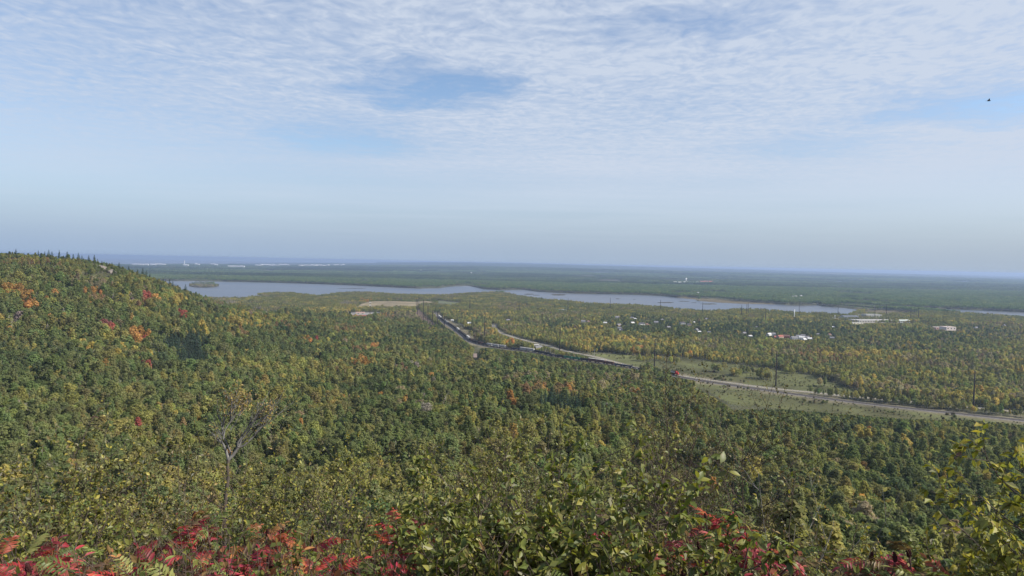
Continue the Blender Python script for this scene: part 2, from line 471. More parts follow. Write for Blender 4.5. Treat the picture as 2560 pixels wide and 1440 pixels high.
def tag(o, label=None, cat=None, group=None, kind=None):
    if label: o['label'] = label
    if cat: o['category'] = cat
    if group: o['group'] = group
    if kind: o['kind'] = kind
    return o

def obj(name, me, parent=None, loc=(0, 0, 0), rz=0.0, col=None):
    o = bpy.data.objects.new(name, me); COL.objects.link(o)
    o.location = loc
    if rz: o.rotation_euler = (0, 0, rz)
    if parent is not None: o.parent = parent
    if col is not None: o['col'] = [float(c) for c in col[:3]]
    return o

def thing(name, label, cat, loc=(0, 0, 0), rz=0.0, group=None):
    o = obj(name, None, None, loc, rz)
    o.empty_display_size = .2
    return tag(o, label, cat, group)

def ordinal(n):
    return str(n) + ('th' if 10 <= n % 100 <= 20 else {1: 'st', 2: 'nd', 3: 'rd'}.get(n % 10, 'th'))

# ---------------------------------------------------------------- materials
def mat(name):
    m = bpy.data.materials.new(name); m.use_nodes = True
    m.node_tree.nodes.clear()
    return m, NT(m.node_tree)

def finish(t, bsdf):
    o = t.new('ShaderNodeOutputMaterial'); t.l.new(bsdf, o.inputs['Surface'])

def plain(name, c, rough=.7, metal=0.0, var=.25, scale=1.5, spec=.3, use_col=False, bump=0):
    m, t = mat(name)
    co = t.new('ShaderNodeTexCoord').outputs['Object']
    n = t.noise(co, scale, 4)
    base = rgba(c)
    if use_col:
        a = t.new('ShaderNodeAttribute', attribute_type='INSTANCER', attribute_name='col'); base = a.outputs['Color']
    k = t.ramp(n, .25, .75, False, 1 - var, 1 + var)
    cc = t.new('ShaderNodeCombineColor')
    for i in range(3): t.l.new(k, cc.inputs[i])
    colr = t.mix(1.0, base, cc.outputs[0], 'MULTIPLY')
    b = t.new('ShaderNodeBsdfPrincipled')
    t.put(b.inputs['Base Color'], colr); b.inputs['Roughness'].default_value = rough
    b.inputs['Metallic'].default_value = metal; b.inputs['Specular IOR Level'].default_value = spec
    if bump:
        bn = t.new('ShaderNodeBump'); bn.inputs['Strength'].default_value = bump; t.l.new(t.noise(co, scale * 6, 4), bn.inputs['Height']); t.l.new(bn.outputs[0], b.inputs['Normal'])
    finish(t, b.outputs[0])
    return m

def leaf_mat(name, src, var=.26, trans=.46, gloss=0.0, hue=.03):
    """src: 'INSTANCER' (per plant) or 'GEOMETRY' (per face)"""
    m, t = mat(name)
    a = t.new('ShaderNodeAttribute', attribute_type=src, attribute_name='col')
    geo = t.new('ShaderNodeNewGeometry')
    rnd = geo.outputs['Random Per Island']
    v = t.ramp(rnd, 0, 1, False, 1 - var, 1 + var)
    hs = t.new('ShaderNodeHueSaturation')
    t.l.new(a.outputs['Color'], hs.inputs['Color']); t.l.new(v, hs.inputs['Value'])
    r2 = t.math('FRACT', t.math('MULTIPLY', rnd, 37.3))
    t.l.new(t.ramp(r2, 0, 1, False, .5 - hue * .5, .5 + hue * .5), hs.inputs['Hue'])
    hs.inputs['Saturation'].default_value = 1.0
    lc = hs.outputs[0]
    if name != 'tree_leaf':
        tcd = t.new('ShaderNodeNewGeometry').outputs['Position']
        lc = t.mix(t.ramp(t.noise(tcd, 34, 3, .6), .56, .72, True, 0, .55), lc, rgba((.16, .095, .04)))
        lc = t.mix(t.ramp(t.noise(tcd, 90, 2, .6), .35, .65, True, 0, .35), lc, t.mix(1.0, lc, rgba((.55, .6, .5)), 'MULTIPLY'))
    d = t.new('ShaderNodeBsdfDiffuse'); t.l.new(lc, d.inputs['Color'])
    tr = t.new('ShaderNodeBsdfTranslucent'); t.l.new(t.mix(1.0, lc, rgba((1.15, 1.2, .7)), 'MULTIPLY'), tr.inputs['Color'])
    mx = t.new('ShaderNodeMixShader'); mx.inputs[0].default_value = trans
    t.l.new(d.outputs[0], mx.inputs[1]); t.l.new(tr.outputs[0], mx.inputs[2])
    out = mx.outputs[0]
    if gloss:
        g = t.new('ShaderNodeBsdfGlossy'); g.inputs['Roughness'].default_value = .5
        m2 = t.new('ShaderNodeMixShader'); m2.inputs[0].default_value = gloss
        t.l.new(out, m2.inputs[1]); t.l.new(g.outputs[0], m2.inputs[2]); out = m2.outputs[0]
    finish(t, out)
    return m

M = {}
M['leaf_i'] = leaf_mat('tree_leaf', 'INSTANCER')
M['leaf_v'] = leaf_mat('shrub_leaf', 'GEOMETRY', .22, .35, .03)
M['leaf_o'] = leaf_mat('broad_leaf', 'INSTANCER', .25, .38, .03, .04)
M['bark_pale'] = plain('pale_bark', (.30, .27, .23), .85, var=.4, scale=2)
M['bark'] = plain('grey_brown_bark', (.07, .058, .05), .9, var=.45, scale=5, bump=.3)
M['bark_dead'] = plain('weathered_grey_bark', (.135, .13, .125), .9, var=.45, scale=9, bump=.4)
M['twig'] = plain('dark_twig', (.075, .055, .045), .85, var=.4, scale=12)
M['twig_red'] = plain('reddish_stem', (.10, .055, .045), .8, var=.4, scale=12)
M['cone'] = plain('dark_red_seed_cone', (.035, .008, .008), .9, var=.5, scale=60)

# ground
def ground_material():
    m, t = mat('ground')
    a = t.new('ShaderNodeAttribute', attribute_type='GEOMETRY', attribute_name='cover')
    pos = t.new('ShaderNodeNewGeometry').outputs['Position']
    n1 = t.noise(pos, .35, 5, .6); n2 = t.noise(t.mapping(pos, scale=(.004, .012, .01)), 1.0, 6, .62); n3 = t.noise(pos, .03, 5, .6)
    k = t.math('ADD', t.ramp(n1, .3, .7, False, -.28, .28), t.math('ADD', t.ramp(n3, .3, .7, False, -.25, .25), t.ramp(n2, .3, .7, False, .72, 1.28)))
    cc = t.new('ShaderNodeCombineColor')
    for i in range(3): t.l.new(k, cc.inputs[i])
    c = t.mix(1.0, a.outputs['Color'], cc.outputs[0], 'MULTIPLY')
    hue = t.noise(t.mapping(pos, scale=(.0011, .004, .01)), 1.0, 5, .6)
    c = t.mix(t.ramp(hue, .52, .75, True, 0, .22), c, rgba((.16, .12, .045)))
    b = t.new('ShaderNodeBsdfPrincipled'); t.l.new(c, b.inputs['Base Color']); b.inputs['Roughness'].default_value = .95; b.inputs['Specular IOR Level'].default_value = .1
    bn = t.new('ShaderNodeBump'); bn.inputs['Strength'].default_value = .5; bn.inputs['Distance'].default_value = .4
    t.l.new(t.noise(pos, 1.2, 5, .7), bn.inputs['Height']); t.l.new(bn.outputs[0], b.inputs['Normal'])
    finish(t, b.outputs[0])
    return m
M['ground'] = ground_material()

def water_material():
    m, t = mat('river_water')
    pos = t.new('ShaderNodeNewGeometry').outputs['Position']
    b = t.new('ShaderNodeBsdfPrincipled')
    n = t.noise(t.mapping(pos, scale=(.0015, .0045, 1)), 1.0, 4, .6)
    t.l.new(t.mix(t.ramp(n, .35, .65), rgba((.055, .068, .095)), rgba((.085, .085, .095))), b.inputs['Base Color'])
    b.inputs['Roughness'].default_value = .30
    b.inputs['IOR'].default_value = 1.33
    bn = t.new('ShaderNodeBump'); bn.inputs['Strength'].default_value = .35; bn.inputs['Distance'].default_value = .3
    t.l.new(t.noise(t.mapping(pos, scale=(.12, .3, 1)), 1.0, 4, .6), bn.inputs['Height']); t.l.new(bn.outputs[0], b.inputs['Normal'])
    finish(t, b.outputs[0])
    return m
M['water'] = water_material()

# ---------------------------------------------------------------- the ground sheet
def build_ground():
    az = np.concatenate([np.linspace(-math.pi, R_(-50), 40, endpoint=False), np.linspace(R_(-50), R_(50), 560, endpoint=False), np.linspace(R_(50), math.pi, 40, endpoint=False)])
    rr = np.concatenate([np.geomspace(.8, 60, 60, endpoint=False), np.geomspace(60, 1500, 150, endpoint=False), np.geomspace(1500, 6500, 300, endpoint=False), np.geomspace(6500, 32000, 90)])
    na, nr = len(az), len(rr)
    A, Rr = np.meshgrid(az, rr)
    Rr = Rr * (1 + np.clip((Rr - 6500) / 20000, 0, 1) * (1 / np.maximum(np.abs(np.sin(A)), np.abs(np.cos(A))) - 1))
    X = Rr * np.sin(A); Y = Rr * np.cos(A)
    Z = ground_z(X, Y)
    V = np.stack([X, Y, Z], -1).reshape(-1, 3)
    idx = np.arange(na * nr).reshape(nr, na)
    nxt = np.roll(idx, -1, axis=1)
    F = np.stack([idx[:-1], nxt[:-1], nxt[1:], idx[1:]], -1).reshape(-1, 4)
    V = np.vstack([V, [[0, 0, H - 1.62]]])
    me = grid_mesh('ground', V, F, M['ground'])
    x, y = V[:, 0], V[:, 1]; r = np.hypot(x, y)
    c = np.tile(np.array([.060, .062, .034]), (len(V), 1))
    def paint(mask, col): c[mask] = col
    nz = fbm(x / 60, y / 60, 21)[:, None]
    mead = (.05 + .07 * nz) * np.array([[1, .93, .42]]) + nz * np.array([[.0, .022, .0]])
    for q in (MEADOW, MEADOW2, MEADOW3): k = inside(x, y, q); c[k] = mead[k]
    c[inside(x, y, MEADOW)] *= .95
    paint(inside(x, y, CORRIDOR), (.12, .085, .062))
    paint(inside(x, y, MEADOW4), (.09, .10, .055))
    lf = inside(x, y, LANDFILL); c[lf] = (np.array([[.20, .165, .105]]) * (.6 + .8 * fbm(x / 90, y / 25, 33)[:, None]))[lf]
    paint(inside(x, y, YARD), (.22, .21, .2))
    paint(inside(x, y, SPIT), (.3, .2, .13))
    for q in (MARSHLAND, MARSHLAND2): k = inside(x, y, q); c[k] = (np.array([[.105, .085, .045]]) * (.7 + .6 * nz))[k]
    for q in MARSH: paint(inside(x, y, q), (.055, .05, .03))
    for q in FIELDS: paint(inside(x, y, q), (.17, .15, .09))
    near = seg_dist(x, y, RAIL); paint((near < 24) & (r < 2500), (.125, .11, .07))
    paint(r < 60, (.055, .045, .03))
    fw = r > 9000
    c[fw] = (np.array([[.045, .064, .055]]) * (.75 + .6 * fbm(x / 700, y / 1800, 41)[:, None]))[fw]
    farfield = (fbm(x / 900, y / 900, 44) > .72) & (r > 6500) & (r < 20000)
    c[farfield] = (.13, .12, .055)
    a = me.attributes.new('cover', 'FLOAT_COLOR', 'POINT')
    a.data.foreach_set('color', np.c_[c, np.ones(len(c))].astype(np.float32).reshape(-1))
    o = obj('ground', me); tag(o, kind='structure')
    # water: one level sheet, seen wherever the land dips below it
    mb = MB(); S = 31950
    mb.add([(-S, -S, 0), (S, -S, 0), (S, S, 0), (-S, S, 0)], [(0, 1, 2, 3)])
    tag(obj('river_water', mb.mesh('river_water', M['water'])), kind='structure')
build_ground()

# ---------------------------------------------------------------- haze
def build_haze():
    m = bpy.data.materials.new('haze'); m.use_nodes = True
    t = NT(m.node_tree); t.n.clear()
    v = t.new('ShaderNodeVolumePrincipled')
    v.inputs['Color'].default_value = rgba((.39, .52, .78))
    v.inputs['Density'].default_value = 6.2e-5
    v.inputs['Anisotropy'].default_value = 0.2
    o = t.new('ShaderNodeOutputMaterial'); t.l.new(v.outputs[0], o.inputs['Volume'])
    mb = MB(); S = 32300
    mb.box((0, 0, (H + 14 - 6) / 2), (2 * S, 2 * S, H + 14 + 6))
    tag(obj('haze', mb.mesh('haze', m)), 'pale blue haze over the far valley', 'haze', kind='stuff')
build_haze()

# ---------------------------------------------------------------- tree meshes (leaf-sized faces spread through the crown)
def leaf_quads(C, N, size, jit=.5, r=rng):
    """loose irregular quads at C facing roughly N"""
    n = len(C)
    N = N + r.normal(0, jit, (n, 3)); N /= np.linalg.norm(N, axis=1)[:, None] + 1e-9
    a = np.cross(N, r.normal(0, 1, (n, 3))); a /= np.linalg.norm(a, axis=1)[:, None] + 1e-9
    b = np.cross(N, a)
    s = size * r.uniform(.6, 1.35, (n, 1)); e = r.uniform(.55, 1.0, (n, 1))
    lift = N * s * r.uniform(-.18, .18, (n, 1))
    return np.stack([C - a * s, C - b * s * e + lift, C + a * s * r.uniform(.7, 1.1, (n, 1)), C + b * s * e - lift], 1)

def sphere_pts(n, r=rng):
    p = r.normal(0, 1, (n, 3)); return p / np.linalg.norm(p, axis=1)[:, None]

def broad_crown(Ht, rad, z0, nclump, nq, size, shape='round', seed=0):
    r = np.random.default_rng(seed)
    Q = []
    for k in range(nclump):
        h = (k + .5) / nclump
        prof = math.sqrt(max(.04, 1 - ((h - .40) / (.64 if shape == 'round' else .62)) ** 2))
        if shape == 'oval': prof *= .95 - .1 * h
        an = k * 2.399 + r.uniform(-.5, .5)
        rr = rad * prof * r.uniform(.35, .8)
        c = np.array([rr * math.cos(an), rr * math.sin(an), z0 + (Ht - z0) * (h * .82 + .04)])
        cr = rad * r.uniform(.28, .48) * (prof * .7 + .3)
        p = sphere_pts(nq, r); p[:, 2] = np.abs(p[:, 2]) * np.where(r.random(nq) < .72, 1, -1)
        pos = c + p * np.array([cr, cr, cr * .95]) * r.uniform(.55, 1.12, (nq, 1))
        out = p * .8 + (pos - np.array([0, 0, z0 + (Ht - z0) * .45])) / rad * .35 + np.array([0, 0, .25])
        Q.append(leaf_quads(pos, out, size, .42, r))
    return np.concatenate(Q)

def conifer_crown(Ht, rad, z0, tiers, per, size, seed=0, ragged=.3):
    r = np.random.default_rng(seed); Q = []
    for k in range(tiers):
        h = k / (tiers - 1.0)
        z = z0 + (Ht - z0) * h
        R = rad * (1 - h) ** .85 * r.uniform(1 - ragged, 1.1) + .15
        n = max(5, int(per * (1 - h * .75)))
        an = r.uniform(0, 6.28, n); t = r.uniform(.15, 1, n) ** .6
        pos = np.stack([np.cos(an) * R * t, np.sin(an) * R * t, z - t * R * .28 + r.normal(0, .12, n)], 1)
        N = np.stack([np.cos(an) * .7, np.sin(an) * .7, np.full(n, .75)], 1)
        Q.append(leaf_quads(pos, N, size * (1 - h * .45), .3, r))
    return np.concatenate(Q)

def trunk_mb(Ht, rb, seed=0, limbs=4, top=.8):
    r = random.Random(seed); mb = MB()
    pts = [(0, 0, -1.0)]; x = y = 0
    for k in range(1, 5):
        x += r.uniform(-.2, .2); y += r.uniform(-.2, .2); pts.append((x, y, Ht * top * k / 4))
    mb.tube(pts, [rb * 1.2, rb, rb * .8, rb * .5, rb * .15], 5)
    for k in range(limbs):
        i = r.choice([2, 3]); p = Vector(pts[i]); an = r.uniform(0, 6.28); L = Ht * r.uniform(.16, .26)
        mb.tube([p, p + Vector((math.cos(an) * L * .5, math.sin(an) * L * .5, L * .55)), p + Vector((math.cos(an) * L * .9, math.sin(an) * L * .9, L * 1.2))], [rb * .4, rb * .25, rb * .08], 4, cap=False)
    return mb

def mb_quads(mb):
    """trunk mesh as loose quads so it can join a leaf mesh"""
    V = np.array(mb.v); return np.array([[V[i] for i in f] for f in mb.f if len(f) == 4])

HIDE = bpy.data.collections.new('tree_kinds')       # sources for the instanced forest, never linked to the scene
def proto_coll(name): return bpy.data.collections.new(name)

def proto(coll, name, leafQ, trunkQ=None, leafmat='leaf_i', trunkmat='bark_pale'):
    if trunkQ is not None and len(trunkQ):
        V = np.concatenate([leafQ, trunkQ]); mi = np.r_[np.zeros(len(leafQ)), np.ones(len(trunkQ))]
    else: V = leafQ; mi = np.zeros(len(leafQ))
    me = quads_mesh(name, V, [M[leafmat], M[trunkmat]], mi)
    o = bpy.data.objects.new(name, me); coll.objects.link(o)
    return o

# near kinds, kept as separate crown and trunk meshes for the single trees
NEAR = []     # (crown mesh, trunk mesh)
pc_near = proto_coll('near_tree_kinds')
pc_mid = proto_coll('mid_tree_kinds')
specs = [('round', 12, 3.7, 3.0), ('round', 9.5, 3.1, 2.0), ('oval', 14.5, 2.3, 3.2), ('oval', 12.5, 1.9, 2.6), ('round', 11.5, 4.6, 2.6), ('oval', 14, 3.0, 4.0)]
for k, (shp, ht, rad, z0) in enumerate(specs):
    q = broad_crown(ht, rad, z0, 30, 76, .27, shp, 100 + k)
    tq = trunk_mb(ht, .16, k)
    NEAR.append((quads_mesh('crown', q, M['leaf_i']), tq.mesh('trunk', M['bark_pale'])))
    proto(pc_near, 'n%02d_broadleaf' % k, q, mb_quads(tq))
    qm = broad_crown(ht, rad, z0, 20, 34, .45, shp, 200 + k)
    proto(pc_mid, 'm%02d_broadleaf' % k, qm, mb_quads(trunk_mb(ht, .2, k, 2)))
for k, (ht, rad, z0, rg) in enumerate([(14, 2.3, 1.5, .25), (15, 3.3, 3.5, .5), (12, 2.0, 1.0, .3)]):
    q = conifer_crown(ht, rad, z0, 20, 44, .42, 300 + k, rg)
    tq = trunk_mb(ht, .17, 40 + k, 0, .95)
    NEAR.append((quads_mesh('crown', q, M['leaf_i']), tq.mesh('trunk', M['bark'])))
    proto(pc_near, 'n%02d_conifer' % (6 + k), q, mb_quads(tq), trunkmat='bark')
    proto(pc_mid, 'm%02d_conifer' % (6 + k), conifer_crown(ht, rad, z0, 13, 20, .7, 320 + k, rg), mb_quads(tq), trunkmat='bark')
def bare_tree(seed, ht=10, n=26):
    r = random.Random(seed); mb = MB()
    pts = [(0, 0, -1), (r.uniform(-.2, .2), r.uniform(-.2, .2), ht * .4), (r.uniform(-.4, .4), r.uniform(-.4, .4), ht * .75), (r.uniform(-.5, .5), r.uniform(-.5, .5), ht)]
    mb.tube(pts, [.16, .13, .08, .02], 5)
    for k in range(n):
        h = r.uniform(.3, .95); an = r.uniform(0, 6.28); L = (1.15 - h) * ht * .38
        p = Vector(pts[1]).lerp(Vector(pts[3]), max(0, (h - .4) / .6))
        d = Vector((math.cos(an) * .5, math.sin(an) * .5, .85))
        mb.tube([p, p + d * L * .6, p + d * L + Vector((0, 0, L * .15))], [.06, .045, .015], 3, cap=False)
    return mb
for k in range(2):
    b = bare_tree(70 + k)
    lq = broad_crown(9, 1.8, 4, 5, 5, .3, 'oval', 400 + k)
    NEAR.append((quads_mesh('crown', lq, M['leaf_i']), b.mesh('trunk', M['bark_pale'])))
    proto(pc_near, 'n%02d_bare' % (9 + k), lq, mb_quads(b))
    proto(pc_mid, 'm%02d_bare' % (9 + k), lq, mb_quads(bare_tree(80 + k, 10, 14)))

# stands of trees for the plain and the far bank
pc_stand = proto_coll('stand_kinds')
for k in range(6):
    r = np.random.default_rng(500 + k); Q = []; T = MB()
    for j in range(9):
        x, y = r.uniform(-9, 9, 2); ht = r.uniform(9, 15); sh = ('round', 'oval', 'oval')[j % 3]
        rad = r.uniform(2.0, 3.2)
        if k >= 4 and j % 2: q = conifer_crown(ht * 1.05, rad * .75, 1.5, 6, 9, 1.0, 600 + k * 10 + j)
        else: q = broad_crown(ht, rad, ht * .28, 7, 7, 1.0, sh, 600 + k * 10 + j)
        Q.append(q + np.array([x, y, 0]))
        T.tube([(x, y, -1), (x, y, ht * .6)], [.22, .12], 3, cap=False)
    proto(pc_stand, 's%02d_stand' % k, np.concatenate(Q), mb_quads(T))
pc_far = proto_coll('far_wood_kinds')
for k in range(4):
    r = np.random.default_rng(700 + k); Q = []
    for j in range(46):
        x, y = r.uniform(-42, 42, 2); ht = r.uniform(9, 17)
        p = sphere_pts(9, r); p[:, 2] = np.abs(p[:, 2])
        pos = np.array([x, y, ht * .55]) + p * np.array([3.6, 3.6, ht * .45])
        Q.append(leaf_quads(pos, p + np.array([0, 0, .2]), 2.4, .3, r))
    proto(pc_far, 'f%02d_wood' % k, np.concatenate(Q))

def scatter(name, coll, pos, idx, scl, col, label):
    """ONE object of kind stuff: the trees past what can be picked out one by one"""
    n = len(pos)
    me = bpy.data.meshes.new(name); me.vertices.add(n)
    me.vertices.foreach_set('co', pos.astype(np.float32).reshape(-1))
    a = me.attributes.new('kind_index', 'INT', 'POINT'); a.data.foreach_set('value', idx.astype(np.int32))
    a = me.attributes.new('rot', 'FLOAT_VECTOR', 'POINT'); rv = np.zeros((n, 3)); rv[:, 2] = rng.uniform(0, 6.28, n); rv[:, :2] = rng.normal(0, .04, (n, 2))
    a.data.foreach_set('vector', rv.astype(np.float32).reshape(-1))
    a = me.attributes.new('scl', 'FLOAT_VECTOR', 'POINT'); a.data.foreach_set('vector', scl.astype(np.float32).reshape(-1))
    a = me.attributes.new('col', 'FLOAT_COLOR', 'POINT'); a.data.foreach_set('color', np.c_[col, np.ones(n)].astype(np.float32).reshape(-1))
    ng = bpy.data.node_groups.new(name, 'GeometryNodeTree')
    ng.interface.new_socket('Geometry', in_out='INPUT', socket_type='NodeSocketGeometry')
    ng.interface.new_socket('Geometry', in_out='OUTPUT', socket_type='NodeSocketGeometry')
    N, L = ng.nodes, ng.links
    gi, go = N.new('NodeGroupInput'), N.new('NodeGroupOutput')
    ip = N.new('GeometryNodeInstanceOnPoints'); ci = N.new('GeometryNodeCollectionInfo')
    ci.inputs['Collection'].default_value = coll
    ci.inputs['Separate Children'].default_value = True; ci.inputs['Reset Children'].default_value = True
    def na(nm, dt):
        q = N.new('GeometryNodeInputNamedAttribute'); q.data_type = dt; q.inputs['Name'].default_value = nm
        return next(s for s in q.outputs if s.enabled and s.name == 'Attribute')
    L.new(gi.outputs[0], ip.inputs['Points']); L.new(ci.outputs[0], ip.inputs['Instance'])
    ip.inputs['Pick Instance'].default_value = True
    L.new(na('kind_index', 'INT'), ip.inputs['Instance Index']); L.new(na('rot', 'FLOAT_VECTOR'), ip.inputs['Rotation']); L.new(na('scl', 'FLOAT_VECTOR'), ip.inputs['Scale'])
    L.new(ip.outputs[0], go.inputs[0])
    o = obj(name, me); md = o.modifiers.new('stand', 'NODES'); md.node_group = ng
    return tag(o, label, 'forest', kind='stuff')

# ---------------------------------------------------------------- autumn colours
PAL = dict(green=(.160, .188, .078), deep=(.108, .134, .064), olive=(.205, .206, .086), lime=(.262, .254, .090), gold=(.37, .305, .10), orange=(.41, .24, .09), red=(.34, .115, .09),
           rust=(.27, .195, .105), tan=(.26, .225, .145), pine=(.052, .078, .056), grey=(.28, .25, .22), maroon=(.20, .09, .085))
PATCH = [  # pixel ellipse of the photograph where a stand of that colour grows: x, y, rx, ry, colour, share
    (25, 722, 40, 14, 'orange', .55), (62, 728, 24, 16, 'orange', .85), (72, 752, 22, 18, 'orange', .7), (95, 760, 20, 14, 'orange', .5), (8, 722, 22, 12, 'gold', .6),
    (236, 727, 26, 9, 'orange', .75), (240, 742, 22, 10, 'rust', .7), (366, 741, 12, 9, 'red', .9), (355, 752, 25, 10, 'rust', .5), (448, 746, 28, 20, 'gold', .8), (420, 735, 25, 12, 'lime', .5),
    (275, 820, 13, 10, 'red', .9), (258, 808, 14, 7, 'maroon', .7), (350, 834, 30, 13, 'orange', .75), (352, 836, 22, 10, 'red', .45), (285, 842, 40, 9, 'gold', .55), (165, 830, 12, 6, 'red', .6), (457, 780, 12, 6, 'red', .9), (324, 788, 8, 6, 'gold', .8),
    (75, 868, 40, 9, 'gold', .6), (290, 876, 70, 20, 'gold', .22), (290, 884, 60, 16, 'olive', .6), (75, 915, 14, 9, 'gold', .7), (225, 915, 10, 8, 'orange', .6), (365, 908, 14, 6, 'red', .7),
    (440, 818, 40, 14, 'gold', .45), (520, 830, 50, 8, 'gold', .75), (620, 800, 70, 16, 'gold', .45), (600, 785, 50, 10, 'gold', .5), (680, 795, 70, 14, 'lime', .6), (600, 830, 40, 9, 'rust', .4), (720, 812, 50, 10, 'rust', .3),
    (470, 850, 80, 22, 'pine', .97), (480, 888, 46, 24, 'pine', .97), (400, 895, 30, 14, 'deep', .8), (900, 875, 22, 12, 'rust', .5), (905, 902, 28, 8, 'orange', .55), (938, 864, 14, 6, 'orange', .9), (767, 848, 12, 7, 'orange', .8), (791, 848, 6, 5, 'red', 1),
    (1060, 893, 9, 12, 'lime', 1), (1045, 855, 30, 14, 'lime', .5), (860, 820, 25, 12, 'rust', .45), (930, 830, 60, 20, 'lime', .25), (1020, 830, 40, 15, 'deep', .5),
    (1340, 972, 26, 12, 'orange', .55), (1340, 972, 34, 14, 'rust', .8), (1412, 974, 30, 14, 'rust', .85), (1415, 970, 22, 9, 'orange', .5), (1390, 1003, 66, 13, 'pine', .9), (1330, 945, 90, 14, 'tan', .35), (1520, 950, 80, 20, 'tan', .3), (1560, 980, 60, 20, 'rust', .25),
    (1735, 955, 50, 12, 'lime', .5), (1280, 1000, 8, 8, 'orange', .9), (1010, 995, 9, 8, 'orange', .9), (1005, 1010, 8, 10, 'orange', .6), (935, 1045, 22, 14, 'gold', .45), (1160, 1050, 20, 10, 'gold', .4),
    (1898, 1172, 20, 17, 'gold', 1), (2155, 1088, 20, 14, 'orange', .35), (2155, 1086, 22, 16, 'gold', .6), (2112, 1160, 8, 6, 'red', .8), (2165, 1170, 14, 14, 'rust', .6), (2387, 1238, 8, 8, 'orange', .9), (2400, 1345, 60, 24, 'tan', .85), (2225, 1255, 14, 12, 'rust', .6), (2265, 1095, 8, 8, 'gold', .9),
    (2470, 1045, 60, 10, 'gold', .4), (55, 1190, 30, 22, 'gold', .35), (170, 1180, 30, 26, 'gold', .35), (340, 1265, 40, 22, 'gold', .75), (70, 1085, 30, 10, 'gold', .4), (440, 1055, 30, 12, 'rust', .5), (455, 1050, 25, 10, 'gold', .5), (225, 1058, 14, 9, 'maroon', .8), (350, 1060, 10, 8, 'red', .6),
    (1450, 828, 70, 14, 'gold', .55), (1560, 848, 90, 10, 'gold', .65), (1480, 862, 60, 12, 'gold', .5), (1590, 872, 14, 10, 'orange', .7), (1740, 880, 30, 14, 'gold', .6), (1730, 886, 14, 8, 'orange', .6), (1660, 860, 60, 12, 'gold', .4), (1880, 862, 90, 12, 'lime', .5), (1228, 828, 22, 12, 'gold', .7), (1290, 850, 25, 8, 'orange', .25),
    (1200, 832, 30, 14, 'tan', .6), (1400, 840, 50, 20, 'lime', .45), (1320, 835, 60, 12, 'lime', .4), (2120, 935, 36, 12, 'lime', .9), (2060, 890, 70, 16, 'rust', .45), (2090, 950, 80, 14, 'tan', .6), (2230, 960, 60, 18, 'tan', .5), (2180, 950, 40, 12, 'gold', .4), (2460, 985, 110, 22, 'lime', .6), (2460, 985, 110, 22, 'gold', .35), (2350, 945, 80, 14, 'lime', .4),
    (2220, 910, 30, 10, 'tan', .6), (2380, 845, 40, 14, 'grey', .6), (2110, 860, 60, 14, 'olive', .4), (930, 785, 60, 8, 'gold', .35), (830, 775, 70, 8, 'gold', .5), (880, 768, 30, 5, 'gold', .5), (975, 787, 20, 5, 'orange', .5), (1010, 792, 60, 8, 'tan', .5), (915, 750, 12, 5, 'orange', .6), (870, 757, 18, 5, 'grey', .7),
    (1230, 770, 90, 8, 'tan', .3), (1290, 762, 100, 6, 'tan', .35), (1200, 785, 100, 10, 'gold', .2), (1690, 820, 160, 18, 'deep', .75), (1950, 825, 200, 26, 'deep', .65), (1600, 800, 100, 14, 'deep', .55), (2250, 850, 200, 30, 'deep', .35), (2400, 830, 160, 20, 'deep', .5), (1400, 806, 60, 12, 'deep', .5),
    (500, 713, 60, 9, 'grey', .55), (20, 790, 40, 26, 'grey', .6), (130, 815, 20, 9, 'grey', .7), (550, 745, 60, 8, 'tan', .5), (560, 755, 30, 6, 'grey', .5), (300, 740, 40, 14, 'grey', .35), (640, 775, 40, 9, 'grey', .35), (230, 700, 60, 20, 'tan', .4), (1010, 915, 30, 14, 'grey', .3), (1010, 920, 25, 10, 'rust', .5), (60, 1015, 30, 10, 'grey', .4), (100, 690, 120, 20, 'olive', .3), (60, 645, 120, 7, 'rust', .45)]

